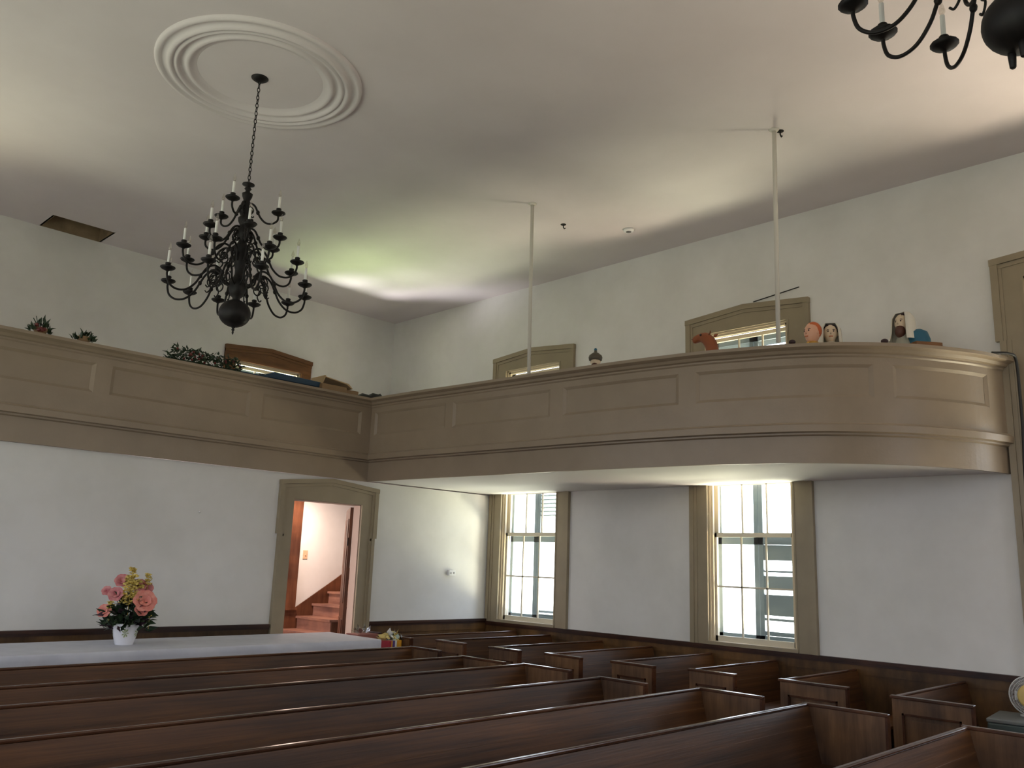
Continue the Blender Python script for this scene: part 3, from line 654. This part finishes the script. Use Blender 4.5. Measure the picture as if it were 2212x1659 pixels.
ROWC = [(7.22, 5.92, 0.43), (6.29, 5.80, 0.54), (5.55, 5.885, 0.52), (4.595, 5.79, 0.43), (3.772, 5.985, 0.50), (2.911, 6.0, 0.53), (1.876, 6.005, 0.55)]
LC = ['long brown pew of the centre block standing right in front of the white table',
      'long brown pew of the centre block, second row from the white table',
      'long brown pew of the centre block, third row from the white table',
      'long brown pew of the centre block, fourth row from the white table',
      'long brown pew of the centre block, fifth row from the white table',
      'long brown pew of the centre block, sixth row from the white table',
      'long brown pew of the centre block nearest the camera, its end at the bottom edge']
for (y, xe, d), lab in zip(ROWC, LC): pew(lab, 'long pews of the centre block', y, 0.3, xe, d, 1)
ROWR = [(8.319, 6.50, 0.31), (7.686, 6.66, 0.42), (6.836, 6.68, 0.40), (6.089, 6.76, 0.42), (5.288, 6.83, 0.44), (4.519, 6.99, 0.42), (3.677, 7.09, 0.54), (2.69, 6.96, 0.53)]
LR = ['short pew against the wainscot, first row from the far corner by the outlet',
      'short pew against the wainscot, second row from the far corner',
      'short pew against the wainscot, third row from the far corner',
      'short pew against the wainscot, fourth row from the far corner',
      'short pew against the wainscot, fifth row from the far corner, its end panel worn grey',
      'short pew against the wainscot, sixth row from the far corner',
      'short pew against the wainscot, second row in front of the fan',
      'short pew against the wainscot, row just in front of the fan']
for (y, xe, d), lab in zip(ROWR, LR): pew(lab, 'short pews by the window wall', y, xe, XR-0.06, d, -1)

# ------------------------------------------------------------------ table, cloth, flower pot
TZ = 0.98; TX0, TX1, TY0, TY1 = 0.9, 5.86, 7.70, 8.70
tb = thing('folding_table', 'long table hidden under the white cloth behind the first pew', 'table', ((TX0+TX1)/2, (TY0+TY1)/2, ZF))
cx, cy = (TX0+TX1)/2, (TY0+TY1)/2
MB().box(TX0-cx, TX1-cx, TY0-cy, TY1-cy, TZ-0.045-ZF, TZ-0.012-ZF).build('tabletop', 'brown', tb)
for sx_ in (TX0+0.25-cx, TX1-0.25-cx):
    for sy_ in (TY0+0.12-cy, TY1-0.12-cy): MB().tube([(sx_, sy_, 0), (sx_, sy_, TZ-0.045-ZF)], 0.02, 8).build('leg', 'iron', tb)
mb = MB(); n = 260; per = []
Lx, Ly = TX1-TX0, TY1-TY0; tot = 2*(Lx+Ly)
def peri(s):
    s %= tot
    if s < Lx: return Vector((TX0+s, TY0)), Vector((0, -1))
    s -= Lx
    if s < Ly: return Vector((TX1, TY0+s)), Vector((1, 0))
    s -= Ly
    if s < Lx: return Vector((TX1-s, TY1)), Vector((0, 1))
    return Vector((TX0, TY1-(s-Lx))), Vector((-1, 0))
rows = [(0.0, 0.0), (0.012, -0.012), (0.016, -0.05), (0.022, -0.16), (0.03, -0.34)]
vs = []; fs = []
for j, (o_, dz) in enumerate(rows):
    for i in range(n):
        s_ = tot*i/n; p, nn = peri(s_); wv = (math.sin(s_*7.0)+0.6*math.sin(s_*17.3+1))*0.012*max(0, j-1)/2
        vs.append((p.x+nn.x*(o_+wv), p.y+nn.y*(o_+wv), TZ+dz))
for j in range(len(rows)-1):
    for i in range(n): fs.append((j*n+i, j*n+(i+1) % n, (j+1)*n+(i+1) % n, (j+1)*n+i))
mb.add(vs, fs, True); mb.add(vs[:n], [list(range(n))])
o = mb.build('tablecloth', 'cloth'); tag(o, 'white cloth draped over the long table in front of the doorway', 'tablecloth')

PX, PY = 3.32, 8.22
pot = thing('potted_flowers', 'pot of yellow and coral silk flowers standing on the white tablecloth', 'flower pot', (PX, PY, TZ+0.001))
MB().lathe([(0.078, 0.0), (0.082, 0.015), (0.085, 0.02), (0.098, 0.07), (0.112, 0.15), (0.120, 0.188), (0.116, 0.19), (0.108, 0.15), (0.094, 0.07)], 32, cap=False).lathe([(0.0, 0.005), (0.08, 0.006)], 32).build('pot', 'ceramic', pot)
for a0 in (-1.95, -0.85, 0.4, 1.5, 2.7):
    mb = MB()
    for k in range(7):
        ang = 2*PI*k/7; u, v = 0.022*math.cos(ang), 0.030*math.sin(ang); vs = []
        for (du, dv) in ((0, 0), (u-v*0.25, v+u*0.25), (u*1.5, v*1.5), (u+v*0.25, v-u*0.25)):
            r = 0.1065+(dv)*0.19+0.0012; aa = a0+du/0.105; vs.append((r*math.cos(aa), r*math.sin(aa), 0.108+dv))
        mb.add(vs, [(0, 1, 2, 3)])
    mb.build('leaf_motif', 'motif', pot)
mb = MB(); mp_ = MB()
for k in range(320):
    a = random.uniform(0, 2*PI); r = random.uniform(0.01, 0.18); h = random.uniform(0.18, 0.47)*(1-0.35*r/0.18)
    d = (math.cos(a), math.sin(a), random.uniform(-0.3, 0.8)); (mp_ if k % 5 == 0 else mb).leaf((r*math.cos(a), r*math.sin(a), h), d, random.uniform(0.07, 0.13), random.uniform(0.04, 0.06))
for k in range(10):
    a = random.uniform(0, 2*PI); mb.tube([(0.02*math.cos(a), 0.02*math.sin(a), 0.1), (0.08*math.cos(a), 0.08*math.sin(a), 0.3), (0.12*math.cos(a), 0.12*math.sin(a), 0.42)], 0.003, 5)
mb.build('leaves', 'leaf', pot); mp_.build('purple_leaves', 'purple', pot)
# flowers placed about the bouquet; side = along the view's horizontal, dep = towards the camera
sd = Vector((0.93, -0.37, 0)); dp = Vector((-0.37, -0.93, 0))
def at(s_, d_, h): return sd*s_+dp*d_+Vector((0, 0, h))
def blossom(mat_, s_, d_, h, r, petals=6, name='blossom'):
    mb = MB(); c = at(s_, d_, h); ax = (dp+Vector((0, 0, 0.5))+sd*(s_*2)).normalized()
    u = ax.cross(Vector((0, 0, 1))).normalized(); v = u.cross(ax)
    for ring, rr, tilt in ((0, r, 0.35), (1, r*0.65, 0.9)):
        for k in range(petals):
            a = 2*PI*k/petals+ring*0.5; dr = (math.cos(a)*u+math.sin(a)*v+ax*tilt)
            mb.petal(c, dr, rr, rr*0.95, ax)
    return mb.build(name, mat_, pot)
for s_, d_, h, r, m_ in ((-0.115, 0.08, 0.44, 0.075, 'rose'), (0.125, 0.10, 0.38, 0.115, 'coral'), (-0.19, 0.03, 0.29, 0.07, 'coral'), (-0.195, 0.0, 0.47, 0.05, 'rose'), (-0.08, -0.02, 0.56, 0.07, 'rose'), (0.07, 0.02, 0.52, 0.07, 'rose'), (0.14, 0.0, 0.50, 0.06, 'rose'), (0.11, 0.12, 0.31, 0.07, 'coral')):
    blossom(m_, s_, d_, h, r)
def spray(s_, d_, h0, h1, sp, nn, lean=0):
    mb = MB()
    for k in range(nn):
        t_ = random.random(); h = h0+(h1-h0)*t_; q = at(s_+lean*t_+random.uniform(-sp, sp)*(1-0.6*t_), d_+random.uniform(-sp, sp)*0.6, h)
        for j in range(5):
            a = 2*PI*j/5; mb.leaf(q, (math.cos(a), math.sin(a), random.uniform(-0.3, 0.9)), 0.032, 0.02)
    mb.tube([at(s_, d_, h0-0.1), at(s_+lean, d_, h1)], 0.003, 5)
    return mb.build('yellow_spray', 'yellow', pot)
spray(0.0, 0.09, 0.36, 0.62, 0.08, 80); spray(0.0, 0.02, 0.54, 0.68, 0.055, 30); spray(0.05, 0.07, 0.50, 0.58, 0.05, 20); spray(0.14, 0.02, 0.52, 0.63, 0.03, 14); spray(0.19, 0.04, 0.24, 0.38, 0.02, 12); spray(-0.15, 0.05, 0.31, 0.38, 0.025, 10)
mb = MB()
for s_, d_, h in ((-0.15, 0.05, 0.2), (-0.1, 0.08, 0.19), (0.14, 0.06, 0.2), (0.02, 0.12, 0.2)):
    for k in range(7): mb.leaf(at(s_, d_, h), (random.uniform(-1, 1), random.uniform(-1, 1), random.uniform(-.6, .5)), 0.06, 0.035)
mb.build('sage_leaves', 'leaf2', pot)

# ------------------------------------------------------------------ greenery and boxes on the far balcony
def sprig(name, label, loc, hw, h, seed, berry=True, rx=None, count=60):
    random.seed(seed); t = thing(name, label, 'plant', loc, group=None); mb = MB(); rb = MB()
    MB().lathe([(0.05, 0), (0.065, 0.06), (0.06, 0.065)], 14).build('base', 'card', t)
    for k in range(count):
        xx = random.uniform(-hw, hw); hh = h*(1-abs(xx)/hw*0.75)*random.uniform(0.15, 1.0); yy = random.uniform(-0.05, 0.05)
        mb.leaf((xx*0.7, yy, max(0.03, hh*0.75)), (xx+random.uniform(-.1, .1), random.uniform(-.3, .3), random.uniform(0.05, 0.3)), random.uniform(0.05, 0.09), 0.028)
    for k in range(6):
        xx = random.uniform(-hw, hw)*0.7; mb.tube([(0, 0, 0.05), (xx*0.6, 0, h*0.5), (xx, 0, h*random.uniform(0.7, 1.0))], 0.004, 5)
    mb.build('foliage', 'leaf', t)
    if berry:
        for k in range(5): rb.ball((random.uniform(-hw, hw)*0.5, -0.06, random.uniform(0.03, 0.08)), 0.02, 8, 6)
        rb.build('berries', 'red', t)
    return t
CT = CAPZ+0.001
sprig('potted_sprig', 'small dark leafy sprig on the far balcony rail, nearest the left edge', (2.43, 8.93, CT), 0.12, 0.21, 3)
sprig('potted_sprig', 'low dark leafy sprig on the far balcony rail between the tall sprig and the garland', (2.83, 8.93, CT), 0.13, 0.13, 5, False)
random.seed(11); t = thing('garland', 'long dark evergreen garland with red berries lying on the far balcony rail', 'garland', (4.05, 8.94, CT))
mb = MB(); rb = MB()
for k in range(420):
    xx = random.uniform(-0.36, 0.50); hh = 0.15*random.uniform(0.05, 1)*(1 if -0.3 < xx < 0.45 else 0.55)
    mb.leaf((xx, random.uniform(-0.07, 0.07), 0.012+hh), (random.uniform(-1, 1), random.uniform(-.6, .6), random.uniform(-0.1, 0.8)), random.uniform(0.04, 0.075), 0.022)
for k in range(22): rb.ball((random.uniform(-0.34, 0.48), random.uniform(-0.08, -0.02), random.uniform(0.03, 0.14)), 0.014, 8, 6)
mb.tube([(-0.36, 0, 0.02), (0.0, 0.0, 0.03), (0.5, 0, 0.02)], 0.012, 6)
mb.build('needles', 'leaf', t); rb.build('berries', 'red', t)
t = thing('storage_bin', 'dark blue plastic bin lid showing above the far balcony rail before the brown window', 'bin', (5.38, 9.42, ZG))
mb = MB(); mb.box(-0.34, 0.40, -0.2, 0.2, 0.0, 0.98).build('tub', 'blue', t, 0.02)
mb = MB(); mb.prism([(-0.40, 0.98), (0.44, 0.98), (0.44, 1.045), (-0.26, 1.06), (-0.40, 1.0)], -0.23, 0.23, lambda p, q, d: (p, d, q)); mb.build('lid', 'blue', t, 0.005)
o = MB().box(4.50, 5.0, 9.12, 9.30, ZG, 3.925).build('foam_board', 'blue'); tag(o, 'low dark blue board behind the far balcony rail beside the garland', 'board')
t = thing('cardboard_box', 'open cardboard box with raised pale flap near the balcony corner', 'box', (5.93, 9.3, ZG))
MB().box(-0.17, 0.20, -0.17, 0.17, 0, 1.03).build('carton', 'card', t, 0.003)
mb = MB(); mb.prism([(-0.16, 1.03), (-0.155, 1.032), (-0.115, 1.135), (-0.13, 1.14)], -0.16, 0.16, lambda p, q, d: (p, d, q)); mb.prism([(-0.115, 1.125), (0.235, 1.085), (0.30, 1.03), (0.29, 1.025), (0.20, 1.075), (-0.12, 1.115)], -0.16, 0.16, lambda p, q, d: (p, d, q)); mb.build('flap', 'cardtop', t)
t = thing('cardboard_box', 'low dark cardboard box beside the open one at the balcony corner', 'box', (6.24, 9.3, ZG))
MB().box(-0.09, 0.11, -0.12, 0.12, 0, 1.02).build('carton', 'card', t, 0.003)
mb = MB(); random.seed(4)
prof = [(-0.22, 0.0), (-0.15, 0.05), (-0.04, 0.04), (0.0, 0.075), (0.09, 0.07), (0.11, 0.085), (0.15, 0.05), (0.20, 0.0)]
vs = []; n = len(prof)
for d, k in ((-0.10, 0.3), (-0.05, 1.0), (0.03, 0.9), (0.10, 0.25)): vs += [(p, d, q*k) for p, q in prof]
fs = [(j*n+i, j*n+i+1, (j+1)*n+i+1, (j+1)*n+i) for j in range(3) for i in range(n-1)]+[list(range(n)), [3*n+i for i in range(n)]]+[[0, n, 2*n, 3*n], [n-1, 2*n-1, 3*n-1, 4*n-1]]
mb.add(vs, fs, True); o = mb.build('crumpled_cloth', 'blackcloth', loc=(6.36, 8.92, CT)); o.rotation_euler = (0, 0, -0.1)
tag(o, 'crumpled black cloth lying on the rail where the two balconies meet', 'cloth')

# ------------------------------------------------------------------ nativity figurines on the right balcony
def head(mb, c, r, yawd, nose=True):
    """egg shaped head looking along yawd, with nose, chin, brow and ears"""
    cy_, sy_ = math.cos(yawd), math.sin(yawd)
    R_ = lambda p: (c[0]+p[0]*cy_-p[1]*sy_, c[1]+p[0]*sy_+p[1]*cy_, c[2]+p[2])
    mb.ball((0, 0, 0), (r*0.86, r*0.76, r*1.12), 18, 14, fn=lambda x_, y_, z_: R_((x_+(0.10*r if z_ < -0.5*r and x_ > 0 else 0), y_*(0.86 if z_ < -0.3*r else 1), z_)))
    mb.add([R_(p) for p in ((0.80*r, 0, 0.18*r), (0.80*r, 0.10*r, -0.16*r), (0.80*r, -0.10*r, -0.16*r), (1.06*r, 0, -0.13*r), (0.78*r, 0, -0.24*r))], [(0, 1, 3), (0, 3, 2), (1, 4, 3), (3, 4, 2), (0, 2, 4, 1)], True)
    for s in (-1, 1): mb.ball(R_((0.0, s*0.74*r, -0.05*r)), (0.18*r, 0.12*r, 0.24*r), 8, 6)
    return R_
def robe(H, w0, w1): return [(w0, 0.0), (w0*0.98, 0.05), (w0*0.82, H*0.4), (w0*0.78, H*0.62), (w1, H*0.78), (w1*0.9, H*0.86), (w1*0.55, H*0.93), (w1*0.32, H*0.97)]
def figurine(label, loc, H, hr, yawd, skin, hair, robem, veil=None, beard=None, w=(0.19, 0.15)):
    t = thing('figurine', label, 'figurine', loc, group='painted nativity figurines')
    zc = H-hr*1.15; body = MB().lathe(robe(zc-hr*0.6, w[0], w[1]), 24)
    # sleeves folded in front
    c_, s_ = math.cos(yawd), math.sin(yawd)
    for q in (-1, 1):
        sh = Vector((-s_*q*w[1]*0.85, c_*q*w[1]*0.85, zc*0.72)); el = sh+Vector((c_*0.04-s_*q*0.03, s_*0.04+c_*q*0.03, -0.16)); hd = Vector((c_*w[1]*0.95, s_*w[1]*0.95, zc*0.56))
        body.tube([sh, el, hd], [0.05, 0.045, 0.035], 10)
    body.build('robe', robem, t)
    mb = MB(); R_ = head(mb, (0, 0, zc), hr, yawd); mb.tube([(0, 0, zc-hr*1.7), (0, 0, zc-hr*0.7)], hr*0.45, 10)
    hd_ = mb.build('head', skin, t)
    mb = MB()
    for q in (-1, 1):
        mb.ball(R_((0.76*hr, q*0.28*hr, 0.14*hr)), 0.09*hr, 8, 6); mb.tube([R_((0.76*hr, q*0.14*hr, 0.30*hr)), R_((0.74*hr, q*0.30*hr, 0.34*hr)), R_((0.64*hr, q*0.44*hr, 0.28*hr))], 0.04*hr, 5)
    mb.build('eyes', 'hair_dark', hd_)
    mb = MB(); mb.tube([R_((0.80*hr, -0.20*hr, -0.46*hr)), R_((0.88*hr, 0, -0.45*hr)), R_((0.80*hr, 0.20*hr, -0.46*hr))], 0.055*hr, 6); mb.build('mouth', 'hair_red' if not beard else 'beard', hd_)
    mb = MB(); mb.ball((0, 0, 0), (hr*0.90, hr*0.82, hr*0.97), 16, 10, fn=lambda x_, y_, z_: R_((x_-0.17*hr-(0.3*hr if (x_ > 0.2*hr and z_ < 0.35*hr) else 0), y_, z_+0.26*hr)))
    mb.build('hair', hair, t)
    if veil:
        mb = MB(); vs = []; n = 14; prof = [(0.02, 1.30), (0.75, 1.15), (1.12, 0.55), (1.18, -0.2), (1.25, -1.1), (1.5, -1.9)]
        for k_, z_ in prof:
            for i in range(n):
                a = PI*0.24+(2*PI-PI*0.48)*i/(n-1); vs.append(R_((k_*hr*math.cos(a)-0.15*hr, k_*hr*0.95*math.sin(a), z_*hr)))
        for k_, z_ in prof:
            for i in range(n):
                a = PI*0.24+(2*PI-PI*0.48)*i/(n-1); vs.append(R_(((k_*1.08+0.02)*hr*math.cos(a)-0.15*hr, (k_*1.08+0.02)*hr*0.95*math.sin(a), z_*hr*1.02)))
        fs = []; m0 = n*len(prof)
        for j in range(len(prof)-1):
            for i in range(n-1):
                fs.append((j*n+i, j*n+i+1, (j+1)*n+i+1, (j+1)*n+i)); fs.append((m0+j*n+i, m0+(j+1)*n+i, m0+(j+1)*n+i+1, m0+j*n+i+1))
        for j in range(len(prof)-1):
            for i in (0, n-1): fs.append((j*n+i, (j+1)*n+i, m0+(j+1)*n+i, m0+j*n+i))
        mb.add(vs, fs, True); mb.build('veil', veil, t)
    if beard:
        mb = MB(); mb.ball((0, 0, 0), (hr*0.5, hr*0.56, hr*0.75), 12, 8, fn=lambda x_, y_, z_: R_((x_+0.50*hr, y_, z_-0.95*hr))); mb.build('beard', beard, t)
    return t
# facing the camera side (towards -X, -Y)
figurine('pink faced figurine with red hair peering over the curved balcony beside the window', (7.56, 3.52, ZG), 1.245, 0.092, math.radians(160), 'skin', 'hair_red', 'gold')
figurine('pale figurine with dark hair and ivory veil just right of the pink faced one', (7.93, 3.507, ZG), 1.31, 0.088, math.radians(208), 'pale_skin', 'hair_dark', 'veil', veil='veil')
fig = figurine('bearded figurine in ivory veil and teal cloak on the curved balcony near its end', (8.12, 2.885, ZG), 1.35, 0.088, math.radians(168), 'pale_skin', 'hair_dark', 'robe_grey', veil='veil', beard='beard', w=(0.14, 0.10))
MB().lathe([(0.13, 0), (0.12, 0.5), (0.105, 0.9), (0.10, 1.08), (0.078, 1.15), (0.03, 1.18)], 24, (0.045, -0.125, 0)).build('cloak', 'teal', fig)
t = thing('figurine', 'short figurine with dark beard and grey green hood on the straight balcony rail', 'figurine', (7.0, 5.72, ZG), group='painted nativity figurines')
MB().lathe([(0.16, 0), (0.13, 0.5), (0.11, 0.85), (0.085, 0.97), (0.05, 1.0)], 20).build('robe', 'veil', t)
mb = MB(); R_ = head(mb, (0, 0, 1.06), 0.066, math.radians(205)); mb.build('head', 'pale_skin', t)
mb = MB(); mb.ball((0, 0, 0), (0.035, 0.042, 0.05), 12, 8, fn=lambda x_, y_, z_: R_((x_+0.035, y_, z_-0.065))); mb.build('beard', 'beard', t)
MB().lathe([(0.07, 0.0), (0.076, 0.03), (0.068, 0.055), (0.03, 0.085), (0.014, 0.09), (0.018, 0.105), (0.008, 0.12)], 18, (0, 0, 1.075)).build('hood', 'hood', t)
MB().ball((0, 0, 1.197), 0.017, 10, 8).build('hood_button', 'teal', t)
# camel head
t = thing('camel_figurine', 'russet brown camel figurine raising its head beside the balcony window', 'animal figurine', (7.15, 4.40, ZG))
mb = MB(); pts = catmull([(0, -0.06, 0.0), (0, -0.06, 0.5), (0, -0.045, 0.9), (0, -0.035, 1.03), (0, -0.01, 1.10), (0, 0.04, 1.15), (0, 0.10, 1.16), (0, 0.15, 1.150)], 6)
n = len(pts); rr = []
keys = [0.15, 0.13, 0.075, 0.062, 0.062, 0.058, 0.043, 0.038]
for i in range(n):
    f_ = i/(n-1)*7; a_ = min(int(f_), 6); rr.append(keys[a_]+(keys[a_+1]-keys[a_])*(f_-a_))
mb.tube(pts, rr, 14); mb.ball((0, 0.15, 1.148), (0.039, 0.034, 0.037), 12, 8); mb.build('body', 'camel', t)
mb = MB()
for s in (-1, 1): mb.leaf((s*0.04, -0.03, 1.16), (s*0.6, -0.7, 0.7), 0.06, 0.035); 
mb.build('ears', 'camel', t)
mb = MB()
for s in (-1, 1): mb.ball((s*0.052, 0.06, 1.175), 0.012, 8, 6); mb.ball((s*0.018, 0.18, 1.155), 0.007, 6, 5)
mb.build('eyes', 'hair_dark', t)
o = MB().box(-0.13, 0.13, -0.05, 0.05, 0, 0.035).build('wood_block', 'brown', loc=(7.74, 2.56, CT), bevel=0.003); o.rotation_euler = (0, -0.02, -0.6)
tag(o, 'short brown wood block lying on the curved balcony rail by the teal cloak', 'wood block')
for lab, p, r in (('small dark lump on the curved balcony rail below the near white rod', (6.98, 3.44, CT), 0.03), ('small dark lump on the curved balcony rail between the veiled figurines', (7.43, 2.80, CT), 0.032)):
    o = MB().ball((0, 0, r*0.7), (r, r, r*0.72), 12, 8).build('dark_stone', 'hair_dark', loc=p); tag(o, lab, 'ornament', 'small dark lumps on the balcony rail')
o = MB().ball((0, 0, 0.022), (0.014, 0.014, 0.022), 10, 8).build('bell', 'gold', loc=(7.12, 3.36, CT)); tag(o, 'tiny gold ornament on the rail in front of the pink faced figurine', 'ornament')

# ------------------------------------------------------------------ clutter by the first short pew
t = thing('pink_carton', 'dull pink carton with crinkled cellophane at the right end of the white table', 'box', (6.22, 8.56, ZF))
MB().box(-0.14, 0.19, -0.12, 0.12, 0, 0.845).build('carton', 'pinkbag', t, 0.004); MB().box(0.15, 0.195, -0.125, 0.125, 0.80, 0.86).build('carton_flap', 'hair_dark', t)
mb = MB(); random.seed(8)
for k in range(14): mb.leaf((random.uniform(-0.09, 0.06), random.uniform(-0.05, 0.05), 0.85), (random.uniform(-1, .6), random.uniform(-.5, .5), random.uniform(0.4, 1)), random.uniform(0.06, 0.12), 0.05)
mb.build('cellophane', 'cello', t)
t = thing('gift_bag', 'red, purple and yellow striped bag stuffed with tissue beside the first short pew', 'bag', (6.33, 8.16, ZF), 0.2)
for a, b, m_ in ((-0.11, -0.07, 'bagred'), (-0.07, -0.05, 'bagyellow'), (-0.05, -0.01, 'bagpurple'), (-0.01, 0.02, 'white'), (0.02, 0.10, 'bagyellow')):
    MB().prism([(a, 0), (b, 0), (b*1.05, 0.80), (a*1.05, 0.80)], -0.09, 0.09, lambda p, q, d: (p, d, q)).build('bag_stripe', m_, t)
for m_, nn, x0, x1 in (('tissue', 26, -0.12, 0.14), ('tissueb', 10, -0.02, 0.16), ('paper', 8, -0.1, 0.1)):
    mb = MB()
    for k in range(nn): mb.leaf((random.uniform(x0, x1), random.uniform(-0.08, 0.08), random.uniform(0.78, 0.86)), (random.uniform(-1, 1), random.uniform(-.8, .8), random.uniform(-0.1, 0.9)), random.uniform(0.06, 0.11), 0.06)
    mb.build('tissue_paper', m_, t)
t = thing('hymnal', 'open white paged booklet on the seat of a short pew near the fan', 'booklet', (7.42, 3.27, 0.572))
MB().box(-0.10, 0.10, -0.07, 0.07, 0, 0.012).build('pages', 'paper', t); MB().box(-0.104, 0.104, -0.074, 0.074, -0.001, 0.002).build('cover', 'bagpurple', t)

# ------------------------------------------------------------------ fan on a box
FXp, FYp = 8.30, 2.14
t = thing('storage_case', 'low dark grey green case under the fan, standing on a short pew', 'case', (8.26, 2.23, 0.572), 0.1)
MB().box(-0.28, 0.28, -0.14, 0.16, 0, 0.14).build('case_body', 'fanbase', t, 0.015); MB().box(-0.285, 0.285, -0.145, 0.165, 0.14, 0.172).build('case_lid', 'caselid', t, 0.01)
MB().box(-0.14, 0.02, -0.16, -0.145, 0.12, 0.16).build('latch', 'cable', t)
ff = thing('desk_fan', 'white caged desk fan with yellow badge standing on the dark case', 'fan', (FXp, FYp-0.03, 0.746), math.radians(-76))
MB().lathe([(0.09, 0.0), (0.09, 0.012), (0.04, 0.02), (0.02, 0.03), (0.016, 0.09)], 24, (0, 0.05, 0)).build('base', 'fanwire', ff)
FR = 0.155; zc = 0.172
mb = MB(); fnv = lambda r, a, d: (r*math.cos(a), -d, zc+r*math.sin(a))
for k in range(80):
    a = 2*PI*k/80; mb.tube([fnv(0.07, a, 0.062), fnv(0.11, a, 0.06), fnv(0.14, a, 0.042), fnv(FR, a, 0.01), fnv(0.14, a, -0.03), fnv(0.06, a, -0.05)], 0.0014, 4)
for r, d, tr in ((FR, 0.01, 0.006), (0.135, 0.047, 0.002), (0.115, 0.058, 0.002)):
    mb.tube([fnv(r, 2*PI*k/48, d) for k in range(48)], tr, 6, True)
mb.build('cage', 'fanwire', ff)
MB().lathe([(0.098, 0), (0.096, 0.008), (0.08, 0.012), (0.001, 0.014)], 28, fn=lambda x_, y_, z_: (x_, -0.062-z_, zc+y_)).build('badge', 'fancap', ff)
mb = MB()
for k in range(4):
    a = 2*PI*k/4; vs = [fnv(0.03, a-0.3, -0.01), fnv(0.12, a-0.25, -0.02), fnv(0.125, a+0.35, 0.025), fnv(0.03, a+0.4, 0.02)]
    vs += [(p[0], p[1]+0.003, p[2]) for p in vs]; mb.add(vs, [(0, 1, 2, 3), (7, 6, 5, 4), (0, 4, 5, 1), (1, 5, 6, 2), (2, 6, 7, 3), (3, 7, 4, 0)])
mb.build('blades', 'fanwire', ff)
MB().tube([fnv(0, 0, -0.045), fnv(0, 0, -0.12)], 0.04, 14).tube([(0, 0.05, 0.08), (0, 0.06, 0.16)], 0.018, 10).build('motor', 'fanwire', ff)
